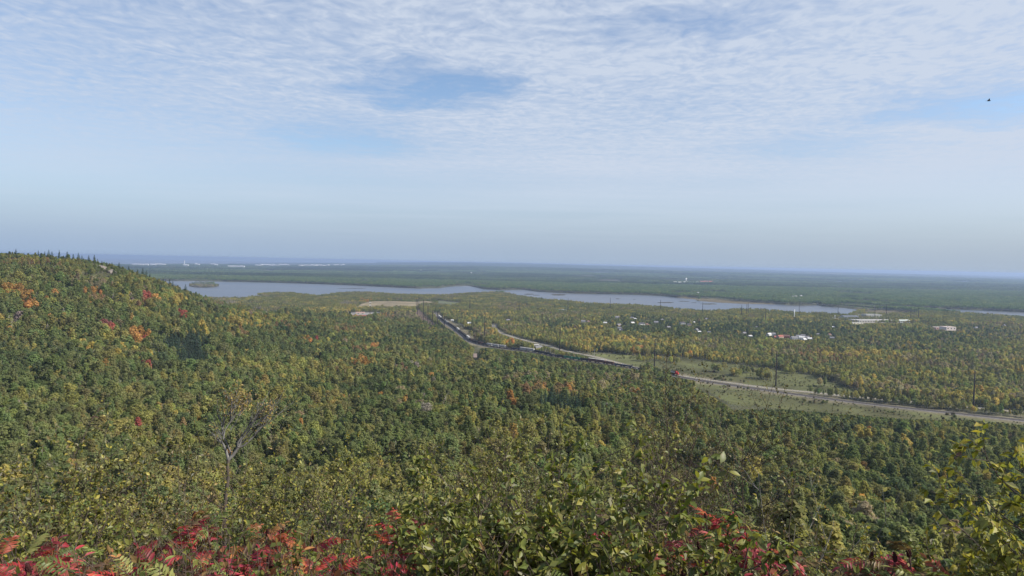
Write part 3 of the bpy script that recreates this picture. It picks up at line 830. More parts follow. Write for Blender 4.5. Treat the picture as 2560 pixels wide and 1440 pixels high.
names = list(PAL)
def colours(px, py, x, y, zone):
    """colour class for each tree"""
    n = len(px)
    g1 = fbm(x / 55, y / 55, 61, 3); g2 = fbm(x / 140, y / 140, 62, 3); g3 = fbm(x / 300, y / 200, 63, 3)
    u = rng.random(n)
    c = np.full(n, names.index('green'))
    ix = names.index
    def choose(tab):
        q = np.full(n, ix(tab[-1][0])); acc = 0.0; done = np.zeros(n, bool)
        for nm_, sh_ in tab:
            acc += sh_; k_ = (u < acc) & ~done; q[k_] = ix(nm_); done |= k_
        return q
    u = np.clip(u * .34 + .66 * np.clip((fbm(x / 42, y / 42, 64, 3) - .2) / .6, 0, 1), 0, .9999)      # neighbours tend to share a colour
    if zone == 'plain':
        c = choose([('deep', .08), ('green', .24), ('olive', .28), ('lime', .29), ('gold', .08), ('tan', .03)])
        c = np.where((g1 > .60) & (rng.random(n) < .5), ix('lime'), c)
        c = np.where((g1 > .66) & (rng.random(n) < .5), ix('gold'), c)
        c = np.where((g2 < .38) & (rng.random(n) < .4), ix('tan'), c)
    elif zone == 'far':
        c = choose([('deep', .14), ('green', .42), ('olive', .28), ('lime', .16)])
    else:
        c = choose([('deep', .14), ('green', .44), ('olive', .17), ('lime', .22), ('gold', .018), ('rust', .012)])
        r3 = rng.random(n)
        c = np.where(r3 < .010, ix('gold'), np.where(r3 < .013, ix('orange'), np.where(r3 < .020, ix('grey'), np.where(r3 < .027, ix('tan'), c))))
        c = np.where((g1 > .62) & (rng.random(n) < .35), ix('lime'), c)
        c = np.where((g2 < .36) & (rng.random(n) < .5), ix('deep'), c)
    wob_ = 1 + 1.4 * (fbm(x / 22, y / 22, 66, 3) - .42)
    for (cx, cy, rx, ry, nm, sh) in PATCH:
        d = (((px - cx) / rx) ** 2 + ((py - cy) / ry) ** 2) * wob_
        k = (d < 1.15) & (rng.random(n) < sh * np.clip(1.5 - d, .25, 1))
        c = np.where(k, names.index(nm), c)
    return c

CLEAR = []      # (x, y, radius) spots where no tree stands: buildings, yards, masts
def blocked(x, y, pad=0.0):
    b = is_water(x, y)
    for q in (MEADOW3, CORRIDOR, LANDFILL, MEADOW4, YARD, SPIT, MARSHLAND, MARSHLAND2) + tuple(MARSH) + tuple(FIELDS): b |= inside(x, y, q)
    b |= inside(x, y, MEADOW2)
    b |= inside(x, y, MEADOW) & ((fbm(x / 30, y / 30, 95, 3) < .69) | (seg_dist(x, y, ROAD) < 45))
    b |= seg_dist(x, y, RAIL) < 13 + pad
    b |= seg_dist(x, y, ROAD) < 9 + pad
    b |= seg_dist(x, y, SIDE_ROAD) < 5
    b |= seg_dist(x, y, CROSS_ROAD) < 6
    b |= seg_dist(x, y, SHED_ROAD) < 8
    b |= seg_dist(x, y, TRACK_SPUR) < 6
    for (cx, cy, r) in CLEAR: b |= (x - cx) ** 2 + (y - cy) ** 2 < r * r
    return b

def jitter_grid(s, d0, d1, umax=.86):
    xs = np.arange(-d1 * umax, d1 * umax, s); ys = np.arange(d0, d1, s)
    X, Y = np.meshgrid(xs, ys); X = X.ravel(); Y = Y.ravel()
    k = np.abs(X) < Y * umax + 30
    X, Y = X[k], Y[k]
    return X + rng.uniform(-.48, .48, len(X)) * s, Y + rng.uniform(-.48, .48, len(X)) * s

def kinds(c, n):
    """which tree shape wears which colour"""
    k = rng.integers(0, 6, n)
    con = (c == names.index('pine')) | ((c == names.index('deep')) & (rng.random(n) < .10))
    k = np.where(con, rng.integers(6, 9, n), k)
    br = (c == names.index('grey')) & (rng.random(n) < .8)
    return np.where(br, rng.integers(9, 11, n), k)

PALA = np.array([PAL[k] for k in names])

# ---------------------------------------------------------------- railway, roads
def strip(pl, prof, zs, name, m, parent=None):
    """sweep a cross-section (offsets, heights) along a line on the plain"""
    L = [offset_line(pl, o) for o in prof]
    V = np.stack([np.c_[l, np.full(len(l), ZP + z)] for l, z in zip(L, zs)], 1)
    n, k = V.shape[:2]
    i = np.arange(n * k).reshape(n, k)
    F = np.stack([i[:-1, :-1], i[:-1, 1:], i[1:, 1:], i[1:, :-1]], -1).reshape(-1, 4)
    return obj(name, grid_mesh(name, V.reshape(-1, 3), F[:, ::-1].copy(), m, False), parent)
M['ballast'] = plain('grey_ballast', (.13, .12, .115), .95, var=.3, scale=.25)
M['asphalt'] = plain('worn_pale_asphalt', (.155, .148, .138), .9, var=.15, scale=.08)
M['gravel'] = plain('tan_gravel', (.115, .10, .072), .95, var=.25, scale=.15)
M['rail_steel'] = plain('dark_rail_steel', (.09, .075, .065), .5, .6, var=.2)
M['paint_yellow'] = plain('yellow_road_paint', (.55, .40, .06), .7, var=.2)
M['paint_white'] = plain('white_road_paint', (.7, .7, .68), .7, var=.2)
bed = tag(strip(RAIL, [-10, -7.4, 3.6, 7], [-.4, .55, .55, -.4], 'railway_bed', M['ballast']), kind='structure')
M['sleeper'] = plain('dark_sleepers', (.075, .06, .05), .9, var=.4, scale=.8)
for c0 in (0.0, -5.0):
    strip(RAIL, [c0 - 1.3, c0 + 1.3], [.62, .62], 'sleeper_row', M['sleeper'], bed)
    for o_ in (-.75, .75): strip(RAIL, [c0 + o_ - .05, c0 + o_ - .05, c0 + o_ + .05, c0 + o_ + .05], [.62, .8, .8, .62], 'rail', M['rail_steel'], bed)
shoulder = tag(strip(ROAD, [-7, 7], [.06, .06], 'road_shoulder', M['gravel']), kind='structure')
roadway = tag(strip(ROAD, [-4.6, 0, 4.6], [.12, .18, .12], 'road', M['asphalt']), kind='structure')
strip(ROAD, [-.32, .32], [.19, .19], 'centre_line', M['paint_yellow'], roadway)
for s_ in (-1, 1): strip(ROAD, [s_ * 3.8 - .1, s_ * 3.8 + .1], [.15, .15], 'edge_line', M['paint_white'], roadway)
tag(strip(SIDE_ROAD, [-3, 3], [.24, .24], 'side_road', M['gravel']), kind='structure')
tag(strip(CROSS_ROAD, [-4, 4], [.28, .28], 'cross_road', M['asphalt']), kind='structure')
tag(strip(SHED_ROAD, [-4, 4], [.2, .2], 'shed_road', M['asphalt']), kind='structure')

# ---------------------------------------------------------------- the freight train
def rail_pos(s):
    d = np.r_[0, np.cumsum(np.linalg.norm(np.diff(RAIL, axis=0), axis=1))]
    x = np.interp(s, d, RAIL[:, 0]); y = np.interp(s, d, RAIL[:, 1])
    x2 = np.interp(s + 3, d, RAIL[:, 0]); y2 = np.interp(s + 3, d, RAIL[:, 1])
    return x, y, math.atan2(y2 - y, x2 - x)
paint = lambda n, c, r=.65: plain(n, c, r, var=.3, scale=.5)
M['car_dark'] = paint('soot_black_car_paint', (.022, .022, .026)); M['car_brown'] = paint('oxide_brown_car_paint', (.085, .04, .03)); M['car_grey'] = paint('pale_grey_car_paint', (.30, .30, .30))
M['car_white'] = paint('off_white_car_paint', (.42, .41, .39)); M['car_green'] = paint('green_car_paint', (.03, .15, .085)); M['car_blue'] = paint('dark_blue_car_paint', (.03, .04, .07))
M['loco_red'] = paint('locomotive_red', (.50, .03, .03)); M['loco_white'] = paint('locomotive_white', (.75, .74, .72)); M['scrap'] = plain('scrap_load', (.13, .11, .09), .9, var=.6, scale=1.2)
M['glass'] = plain('dark_glass', (.02, .025, .03), .15, var=.1, spec=.6)
def truck_mesh():
    mb = MB(); mb.box((0, 0, .62), (2.6, 2.0, .35))
    for x in (-.9, .9):
        for y in (-.78, .78): mb.lathe([(.46, -.07), (.46, .07)], (x, y, .47), 8)
    # wheels are laid flat by the lathe: stand them up
    V = mb.v; out = V[:8]
    for i in range(8, len(V)):
        x, y, z = V[i]; blk = (i - 8) // 16; cx = (-.9, -.9, .9, .9)[blk]; cy = (-.78, .78, -.78, .78)[blk]
        out.append((x, cy + (z - .47), .47 + (y - cy)))
    mb.v = out
    return mb.mesh('truck', M['car_dark'])
TRUCK = truck_mesh()
def gondola(L, h, m, load=True):
    b = MB(); b.box((0, 0, 1.1), (L, 2.9, .25))
    for y in (-1.42, 1.42): b.box((0, y, 1.22 + h / 2), (L, .12, h))
    for x in (-L / 2, L / 2): b.box((x, 0, 1.222 + h / 2), (.12, 2.96, h))
    n = int(L / 1.5)
    for k in range(n + 1):
        for y in (-1.53, 1.53): b.box((-L / 2 + .25 + k * (L - .5) / n, y, 1.18 + h / 2), (.14, .1, h * .96))
    parts = [('body', b.mesh('body', m))]
    if load:
        q = MB(); nx = 10; prof = []
        for k in range(nx + 1):
            x = -L / 2 + .3 + k * (L - .6) / nx
            q.add([(x, -1.3, 1.3 + h * .55), (x, 0, 1.3 + h * random.uniform(.65, 1.05)), (x, 1.3, 1.3 + h * .55)], [])
        for k in range(nx):
            a = k * 3; q.f += [(a, a + 1, a + 4, a + 3), (a + 1, a + 2, a + 5, a + 4)]; q.m += [0, 0]
        parts.append(('load', q.mesh('load', M['scrap'])))
    return parts
def flatcar(L, m):
    b = MB(); b.box((0, 0, 1.15), (L, 2.8, .3)); b.box((0, 0, .85), (L * .6, .5, .5))
    e = []
    for x in (-L / 2 + .15, L / 2 - .15):
        q = MB(); q.box((x, 0, 2.4), (.25, 2.7, 2.2)); e.append(('bulkhead', q.mesh('bulkhead', m)))
    return [('deck', b.mesh('deck', m))] + e
def hopper(L, m):
    b = MB(); h0, h1 = 1.1, 4.4
    b.prism([(-1.0, 1.15), (-1.5, 2.3), (-1.55, 3.9), (-1.0, 4.35), (1.0, 4.35), (1.55, 3.9), (1.5, 2.3), (1.0, 1.15)], -L / 2 + 1.6, L / 2 - 1.6)
    for s in (-1, 1):
        b.add([(s * (L / 2 - 1.598), -1.5, 2.3), (s * (L / 2 - 1.598), 1.5, 2.3), (s * (L / 2 - .2), 1.5, 4.0), (s * (L / 2 - .2), -1.5, 4.0), (s * (L / 2 - 1.598), -1.0, 4.3), (s * (L / 2 - 1.598), 1.0, 4.3)],
              [(0, 1, 2, 3), (3, 2, 5, 4), (0, 3, 4), (1, 5, 2)])
        for y in (-1.35, 1.35): b.box((s * (L / 2 - .3), y, 2.5), (.12, .12, 2.9))
        b.box((s * (L / 2 - .75), 0, 1.1), (1.3, 2.7, .25))
    f = [('body', b.mesh('body', m))]
    for x in np.linspace(-L / 2 + 3, L / 2 - 3, 4):
        q = MB(); q.box((x, 0, 4.42), (1.6, .7, .14)); f.append(('hatch', q.mesh('hatch', m)))
    return f
def boxcar(L, m, roofm):
    b = MB(); b.box((0, 0, 2.7), (L, 2.95, 3.2))
    for k in range(9):
        for y in (-1.5, 1.5): b.box((-L / 2 + .4 + k * (L - .8) / 8, y, 2.7), (.1, .08, 3.0))
    r = MB(); r.prism([(-1.53, 4.3), (-1.53, 4.36), (0, 4.62), (1.53, 4.36), (1.53, 4.3)], -L / 2 - .03, L / 2 + .03)
    out = [('body', b.mesh('body', m)), ('roof', r.mesh('roof', roofm))]
    for y in (-1.53, 1.53):
        d = MB(); d.box((0, y, 2.65), (2.6, .1, 2.8)); out.append(('door', d.mesh('door', m)))
    return out
def loco(L):
    b = MB(); b.box((0, 0, 1.35), (L, 3.0, .35)); b.box((0, 0, .75), (5, 2.4, .8))
    h = MB(); h.box((-1.6, 0, 2.9), (L - 6.5, 1.9, 2.75)); h.box((-L / 2 + 3, 0, 4.4), (2.6, 2.6, .5))
    st = MB(); st.box((-1.6, .97, 3.2), (L - 7, .06, .8)); st.box((-1.6, -.97, 3.2), (L - 7, .06, .8))
    c = MB(); c.box((L / 2 - 4.3, 0, 3.0), (2.9, 2.95, 2.95), taper=.95)
    n = MB(); n.box((L / 2 - 1.75, 0, 2.4), (2.1, 1.9, 1.8), taper=.8)
    g = MB(); g.box((L / 2 - 2.9, 0, 3.75), (.1, 2.3, .7)); g.box((L / 2 - 4.3, 1.46, 3.7), (1.6, .06, .7)); g.box((L / 2 - 4.3, -1.46, 3.7), (1.6, .06, .7))
    return [('frame', b.mesh('frame', M['car_dark'])), ('hood', h.mesh('hood', M['car_dark'])), ('stripe', st.mesh('stripe', M['loco_white'])), ('cab', c.mesh('cab', M['loco_red'])), ('nose', n.mesh('nose', M['loco_red'])), ('window', g.mesh('window', M['glass']))]
KIND = {
    'gon_dark': ('black open gondola car', gondola(15.5, 1.9, M['car_dark'])), 'gon_low': ('low dark gondola car', gondola(15.5, 1.3, M['car_blue'])), 'gon_brown': ('brown open gondola car', gondola(15.5, 2.2, M['car_brown'])),
    'gon_green': ('green open gondola car', gondola(15.5, 2.0, M['car_green'])), 'flat': ('dark bulkhead flat car', flatcar(16, M['car_dark'])), 'hop_grey': ('pale grey covered hopper car', hopper(16, M['car_grey'])),
    'hop_white': ('white covered hopper car', hopper(16, M['car_white'])), 'box_white': ('off-white boxcar', boxcar(16, M['car_white'], M['car_white'])), 'box_grey': ('grey boxcar with white roof', boxcar(16, M['car_grey'], M['car_white'])),
    'box_brown': ('brown boxcar with white roof', boxcar(16, M['car_brown'], M['car_white'])), 'loco': ('red', loco(20))}
def place_car(kind, s, n, L):
    x, y, a = rail_pos(s)
    if kind == 'loco': lb, cat, nm, gr = 'red and white locomotive at the head of the freight train, white stripe', 'locomotive', 'locomotive', None
    else: lb, cat, nm, gr = f'{KIND[kind][0]}, {ordinal(n)} behind the red locomotive', 'rail car', 'rail_car', 'cars of the freight train'
    t = thing(nm, lb, cat, (x, y, ZP + .8), a, gr)
    t.scale = (1, 1.15, 1.4)
    for pn, me in KIND[kind][1]: obj(pn, me, t)
    for sx in (-1, 1): obj('truck', TRUCK, t, (sx * (L / 2 - 2.4), 0, 0))
RAIL_S = np.r_[0, np.cumsum(np.linalg.norm(np.diff(RAIL, axis=0), axis=1))]
_px, _py = project(RAIL[:, 0], RAIL[:, 1], np.full(len(RAIL), ZP + 1.5))
s_at = lambda q: float(np.interp(q, _px, RAIL_S))
s = s_at(1683)
place_car('loco', s, 0, 20)
s -= 19.0; n = 1
seq = random.Random(3)
while True:
    cx, cy, _ = rail_pos(s); qx = float(project([cx], [cy], [ZP + 3])[0][0])
    if qx < 1097: break
    if qx > 1618: k = 'gon_low'
    elif qx > 1590: k = 'flat'
    elif qx > 1570: k = 'gon_dark'
    elif qx > 1505: k = seq.choice(['gon_low', 'gon_brown'])
    elif qx > 1474: k = 'box_brown'
    elif qx > 1455: k = 'gon_dark'
    elif qx > 1418: k = 'gon_green'
    elif qx > 1337: k = seq.choice(['gon_dark', 'gon_low', 'gon_dark'])
    elif qx > 1293: k = 'box_grey'
    elif qx > 1268: k = seq.choice(['gon_low', 'flat'])
    elif qx > 1218: k = 'hop_grey'
    elif qx > 1174: k = seq.choice(['gon_dark', 'gon_dark', 'gon_brown'])
    elif qx > 1169: k = 'box_white'
    elif qx > 1148: k = 'gon_dark'
    elif qx > 1143: k = 'box_white'
    elif qx > 1134: k = 'gon_dark'
    elif qx > 1108: k = seq.choice(['hop_grey', 'gon_dark', 'gon_dark'])
    elif qx > 1102: k = 'gon_dark'
    else: k = 'box_white'
    place_car(k, s, n, 16)
    s -= 16.8; n += 1

# ---------------------------------------------------------------- power poles
M['weathering'] = plain('dark_weathering_steel', (.028, .022, .02), .8, .1, var=.3, scale=.4)
M['galv'] = plain('galvanised_steel', (.42, .43, .44), .5, .4, var=.15)
M['white_paint'] = plain('white_paint', (.78, .78, .76), .6, var=.08)
def pole_parts(h, r=1.0):
    a = MB(); a.tube([(0, 0, -1), (0, 0, h * .5), (0, 0, h)], [r, r * .8, r * .55], 10)
    out = [('shaft', a.mesh('shaft', M['weathering']))]
    for z in (h - .6, h - 4.2, h - 7.8):
        b = MB(); b.tube([(-2.6, 0, z + .5), (0, 0, z), (2.6, 0, z + .5)], [.1, .22, .1], 5); out.append(('crossarm', b.mesh('crossarm', M['weathering'])))
        c = MB()
        for x in (-2.5, 2.5): c.tube([(x, 0, z + .4), (x, 0, z - 1.4)], [.09, .09], 5)
        out.append(('insulator', c.mesh('insulator', M['galv'])))
    return out
POLES = [  # base x, base y, top y in the photograph
    (1040.5, 776, 747), (1043.7, 787, 748), (1047, 774, 745), (1058, 800, 750), (1069.5, 812, 765), (1081, 822, 774), (1093, 825, 780), (1110.7, 831, 786), (1211, 856, 790), (1399, 886, 817), (1636, 917, 847), (1939.5, 965, 877), (2433, 1027, 926)]
FARPOLES = [(1175, 745), (1300, 750), (1420.5, 746), (1526, 744), (1651.5, 749), (1757, 755), (1854.5, 762), (1867.5, 759), (1871, 757), (1914.5, 770), (1998.5, 762), (2095.7, 762), (2188, 766), (2217, 760), (2278, 768), (2297, 769)]
_cache = {}
def power_pole(x, y, z, h, label, group, rz):
    key = round(h)
    if key not in _cache: _cache[key] = pole_parts(key)
    t = thing('power_pole', label, 'power pole', (x, y, z), rz, group)
    for nm, me in _cache[key]: obj(nm, me, t)
    CLEAR.append((x, y, 5))
for k, (px, py, ty) in enumerate(POLES):
    p = P(px, py, ZP); hh = (py - ty) / FPX * p[1]
    power_pole(p[0], p[1], ZP, hh, f'tall dark steel power pole by the railway, {ordinal(k + 1)} from the left in its line', 'power poles beside the railway', .6)
for k, (px, ty) in enumerate(FARPOLES):
    e = 658 + (px - 1280) * .0192; hh = 42
    D = (H - ZP - hh) * FPX / (ty - e)
    q = PD(px, ty, D)
    power_pole(q[0], q[1], ZP, hh, f'distant dark power pole near the river, {ordinal(k + 1)} from the left along the far line', 'power poles towards the river', 1.2)

def mast(px, base, top):
    p = P(px, base, ZP); h = (base - top) / FPX * p[1]
    t = thing('antenna_mast', 'tall steel antenna mast with white panels beside the red-roofed shed', 'antenna mast', (p[0], p[1], ZP))
    a = MB(); a.tube([(0, 0, 0), (0, 0, h)], [.7, .4], 10); obj('shaft', a.mesh('shaft', M['weathering']), t)
    for z in (h - 1.5, h - 9):
        r_ = MB(); r_.lathe([(2.0, 0), (2.0, .15)], (0, 0, z - 1.2), 10); obj('platform', r_.mesh('platform', M['galv']), t)
        for k in range(6):
            an = k * math.pi / 3; b = MB(); b.box((2 * math.cos(an), 2 * math.sin(an), z), (.35, .35, 2.4), rz=an); obj('antenna_panel', b.mesh('antenna_panel', M['white_paint']), t)
    CLEAR.append((p[0], p[1], 9))
mast(925, 797, 754)

# ---------------------------------------------------------------- houses and other buildings
M['wall_i'] = plain('painted_wall', (.7, .7, .7), .7, var=.1, use_col=True)
M['roof_i'] = plain('shingle_roof', (.2, .2, .2), .9, var=.25, use_col=True)
M['pane'] = M['glass']
M['brick'] = plain('brick', (.25, .10, .07), .9, var=.3, scale=3)
def house_parts(L, Wd, hh, rh):
    w_ = MB(); w_.prism([(-Wd / 2, -.5), (-Wd / 2, hh), (0, hh + rh), (Wd / 2, hh), (Wd / 2, -.5)], -L / 2, L / 2)
    r_ = MB(); e = .5; th = .18
    for s in (-1, 1):
        k = rh / (Wd / 2)
        r_.add([(x, s * (Wd / 2 + e), hh - e * k + d) for x in (-L / 2 - e, L / 2 + e) for d in (.03, th)] + [(x, 0, hh + rh + d) for x in (-L / 2 - e, L / 2 + e) for d in (.03, th)],
               [(0, 2, 6, 4), (1, 5, 7, 3), (0, 1, 3, 2), (0, 4, 5, 1), (2, 3, 7, 6)])
    ch = MB(); ch.box((L * .2, Wd * .12, hh + rh + .3), (.8, .8, 1.8))
    dr = MB(); dr.box((L * .1, -Wd / 2 - .03, 1.05), (1.0, .08, 2.1))
    wins = []
    for (x, z) in ((-L * .3, 1.6), (L * .34, 1.6)) + (((-L * .3, 4.2), (L * .3, 4.2)) if hh > 4.6 else ()):
        q = MB(); q.box((x, -Wd / 2 - .025, z), (1.3, .07, 1.3)); wins.append(q.mesh('window', M['pane']))
    for s in (-1, 1):
        q = MB(); q.box((s * (L / 2 + .025), 0, 1.7 if hh < 4.6 else 4.2), (.07, 1.4, 1.3)); wins.append(q.mesh('window', M['pane']))
    return dict(wall=w_.mesh('wall', M['wall_i']), roof=r_.mesh('roof', M['roof_i']), chimney=ch.mesh('chimney', M['brick']), door=dr.mesh('door', M['glass']), wins=wins)
HP = [house_parts(11, 8, 5.2, 2.8), house_parts(9, 7.5, 3.2, 2.6), house_parts(14, 9, 5.4, 3.0), house_parts(7, 6, 2.8, 1.8)]
WALLC = dict(white=(.64, .64, .62), cream=(.62, .55, .42), grey=(.42, .43, .44), tan=(.42, .33, .25), red=(.30, .10, .08), blue=(.30, .38, .46))
ROOFC = dict(white=(.5, .5, .5), grey=(.17, .17, .18), dark=(.06, .06, .065), brown=(.15, .09, .07), red=(.28, .10, .08))
PROTECT = []     # (px0, px1, py of what must stay in view, depth)
def house(px, py, kind, wc, rc, rz, label, group=None):
    p = P(px, py, ZP)
    t = thing('house', label, 'house', (p[0], p[1], ZP), rz, group)
    h = HP[kind]
    obj('wall', h['wall'], t, col=WALLC[wc]); r_ = obj('roof', h['roof'], t, col=ROOFC[rc])
    if kind < 3: obj('chimney', h['chimney'], r_)
    obj('door', h['door'], t)
    for q in h['wins']: obj('window', q, t)
    CLEAR.append((p[0], p[1], 10 if kind < 3 else 7))
    wpx = (16, 13, 20, 10)[kind] * FPX / p[1] / 2
    PROTECT.append((px - wpx, px + wpx, py - 2.2, p[1]))
HOUSES = [(1458, 808, 0, 'white', 'grey'), (1470, 807, 1, 'cream', 'brown'), (1513, 810, 1, 'white', 'white'), (1543, 797, 0, 'white', 'grey'), (1547, 817, 0, 'tan', 'grey'), (1549, 823, 1, 'white', 'grey'), (1552, 828, 1, 'grey', 'grey'),
          (1581, 810, 1, 'cream', 'white'), (1587, 799, 3, 'white', 'white'), (1580, 797, 1, 'white', 'grey'), (1604, 814, 2, 'white', 'dark'), (1617, 814, 1, 'tan', 'brown'), (1640, 810, 0, 'cream', 'grey'), (1655, 801, 3, 'white', 'grey'), (1671, 821, 1, 'tan', 'grey'),
          (1706, 812, 2, 'grey', 'dark'), (1722, 816, 0, 'tan', 'dark'), (1735, 808, 3, 'white', 'white'), (1741, 827, 1, 'grey', 'grey'), (1748, 832, 3, 'white', 'white'), (1773, 833, 3, 'grey', 'grey'), (1766, 800, 1, 'cream', 'grey'),
          (1875, 844, 1, 'grey', 'white'), (1860, 836, 1, 'cream', 'grey'), (1922, 841, 0, 'white', 'white'), (1932, 840, 0, 'white', 'grey'), (1940, 846, 1, 'red', 'red'), (1950, 847, 2, 'tan', 'red'), (1966, 846, 2, 'red', 'brown'), (1985, 850, 2, 'grey', 'grey'),
          (1997, 846, 0, 'white', 'grey'), (2004, 849, 0, 'white', 'white'), (2010, 852, 1, 'white', 'white'), (2016, 849, 0, 'white', 'grey'), (2024, 850, 1, 'white', 'white'), (2008, 842, 1, 'cream', 'grey'), (2045, 838, 3, 'white', 'grey'), (2073, 840, 1, 'cream', 'brown'), (2080, 848, 1, 'grey', 'grey'),
          (2083, 820, 3, 'white', 'white'), (1890, 820, 3, 'cream', 'grey'), (1270, 803, 1, 'white', 'grey'), (1173, 811, 1, 'white', 'white'), (1131, 803, 3, 'white', 'white'), (1342, 872, 3, 'cream', 'grey'), (1350, 870, 3, 'cream', 'grey'), (2440, 822, 1, 'white', 'grey'), (2510, 816, 1, 'cream', 'grey')]
HOUSES.sort(key=lambda q: q[0])
for k, (px, py, kd, wc, rc) in enumerate(HOUSES):
    big = ('two-storey', 'small', 'large', 'tiny')[kd]
    house(px, py, kd, wc, rc, random.uniform(-.5, .9), f'{big} {wc} house with {rc} roof among town trees, {ordinal(k + 1)} house from the left', 'houses of the valley town')
for k, (px, py, z) in enumerate([(1745, 734.5, 8), (1983, 744, 8), (1990, 743.5, 8), (2002, 742, 8), (1012, 690, 20), (1325, 694, 20)]):
    p = P(px, py, z); zz = gz(p[0], p[1])
    t = thing('farmhouse', f'lone white farmhouse in the woods beyond the river, {ordinal(k + 1)} listed left to right', 'house', (p[0], p[1], zz + 3), .4, 'houses beyond the river')
    t['label'] = ['lone pale farmhouse on the wooded far bank above the marsh spit', 'pale farmhouse, left one of three together on the far bank', 'pale farmhouse, middle one of three together on the far bank', 'pale farmhouse, right one of three together on the far bank',
                  'pale farmhouse far off left of the central upland', 'pale farmhouse far off below the central upland'][k]
    t.scale = (.9, .9, .9)
    obj('wall', HP[2]['wall'], t, col=(.5, .49, .46)); obj('roof', HP[2]['roof'], t, col=(.3, .3, .3))
    for q in HP[2]['wins']: obj('window', q, t)
    CLEAR.append((p[0], p[1], 34)); CLEAR.append((p[0] * .985, p[1] * .985, 30)); CLEAR.append((p[0] * .97, p[1] * .97, 26))

def hall(name, label, cat, x0, x1, py, depth, h, wallc, roofc, rz=0.0, style='flat', z=ZP, extra=None, clear=True):
    """a long low building seen between two pixels"""
    a, b = P(x0, py, z), P(x1, py, z); L = np.linalg.norm(b - a); c = (a + b) / 2
    an = math.atan2(b[1] - a[1], b[0] - a[0]) + rz
    c = c + np.array([-math.sin(an), math.cos(an)]) * depth / 2
    t = thing(name, label, cat, (c[0], c[1], z), an)
    w_ = MB(); r_ = MB()
    if style == 'flat':
        w_.box((0, 0, h / 2 - .5), (L, depth, h + 1)); r_.box((0, 0, h + .15), (L + .6, depth + .6, .3))
    else:
        rh = depth * .18
        w_.prism([(-depth / 2, -.5), (-depth / 2, h), (0, h + rh), (depth / 2, h), (depth / 2, -.5)], -L / 2, L / 2)
        for s_ in (-1, 1):
            r_.add([(x, s_ * (depth / 2 + .6), h - .2 + d) for x in (-L / 2 - .5, L / 2 + .5) for d in (.05, .3)] + [(x, 0, h + rh + d) for x in (-L / 2 - .5, L / 2 + .5) for d in (.05, .3)], [(0, 2, 6, 4), (1, 5, 7, 3), (0, 1, 3, 2), (0, 4, 5, 1), (2, 3, 7, 6)])
    obj('wall', w_.mesh('wall', M['wall_i']), t, col=wallc); ro = obj('roof', r_.mesh('roof', M['roof_i']), t, col=roofc)
    n = max(2, int(L / 9))
    q = MB(); q.box((0, 0, 0), (min(3.6, L / n * .55), .1, h * .28)); wm = q.mesh('window', M['pane'])
    for k in range(n): obj('window', wm, t, (-L / 2 + (k + .5) * L / n, -depth / 2 - .03, h * .62))
    if style == 'flat':
        v = MB(); v.box((0, 0, .8), (2.2, 2.2, 1.4)); vm = v.mesh('roof_vent', M['galv'])
        for k in range(max(1, int(L / 22))): obj('roof_vent', vm, ro, (-L / 2 + (k + .6) * 22, random.uniform(-.25, .25) * depth, h + .3))
    if clear:
        for k in range(int(L / 12) + 1):
            f = k / max(1, int(L / 12)); e = a + (b - a) * f
            CLEAR.append((e[0] + (c - (a + b) / 2)[0], e[1] + (c - (a + b) / 2)[1], depth / 2 + 9))
        PROTECT.append((x0 - 2, x1 + 2, py - 1.5, min(a[1], b[1])))
    return t
hall('storage_shed', 'long low shed with dark red roof and cream wall by the gravel yard', 'shed', 881, 918, 795, 16, 4.6, (.62, .52, .42), (.22, .07, .06), style='gable')
hall('storage_shed', 'second red-brown shed behind the cream-walled shed on the gravel yard', 'shed', 890, 912, 786, 12, 4.5, (.5, .45, .4), (.30, .20, .17), style='gable')
hall('factory_building', 'long grey flat-roofed factory hall, widest block of the plant', 'factory', 2148, 2246, 808, 46, 8, (.40, .37, .33), (.32, .31, .29))
hall('factory_building', 'tall grey factory block with flat roof behind the widest hall', 'factory', 2166, 2204, 797, 24, 14, (.33, .33, .30), (.30, .30, .28))
hall('factory_building', 'white-walled low factory building at the left end of the plant', 'factory', 2084, 2110, 801, 22, 6, (.74, .73, .70), (.70, .69, .66))
hall('factory_building', 'dark blue-roofed factory shed between the white building and the tall block', 'factory', 2112, 2148, 799, 26, 8, (.33, .33, .33), (.09, .10, .12), style='gable')
hall('factory_building', 'pale office wing with stepped fronts behind the dark-roofed shed', 'factory', 2144, 2164, 793, 14, 7, (.66, .62, .54), (.30, .30, .28))
hall('factory_building', 'cream low wing in front of the widest factory hall', 'factory', 2132, 2158, 811, 16, 5, (.6, .56, .42), (.38, .37, .34))
hall('warehouse', 'green-grey warehouse at the right end of the plant', 'warehouse', 2250, 2276, 808, 18, 7, (.34, .36, .32), (.36, .40, .38), style='gable')
hall('warehouse', 'low dark shed at the far left of the plant among trees', 'warehouse', 2048, 2072, 797, 14, 5, (.20, .21, .21), (.22, .23, .23))
hall('school', 'long pinkish brick school with pale window bands among trees', 'school', 2340, 2366, 824, 20, 6, (.42, .27, .23), (.40, .33, .30))
hall('school_hall', 'taller pale gymnasium at the right end of the pinkish school', 'school', 2366, 2390, 827, 24, 10, (.62, .54, .50), (.46, .38, .35))
hall('farm_building', 'pale long roof in the clearing left of the town', 'building', 1396, 1416, 778, 16, 5, (.6, .6, .58), (.62, .62, .6))
hall('warehouse', 'small white storage building beside the highway junction', 'warehouse', 1336, 1348, 867, 8, 3, (.45, .42, .36), (.30, .29, .27), style='gable')

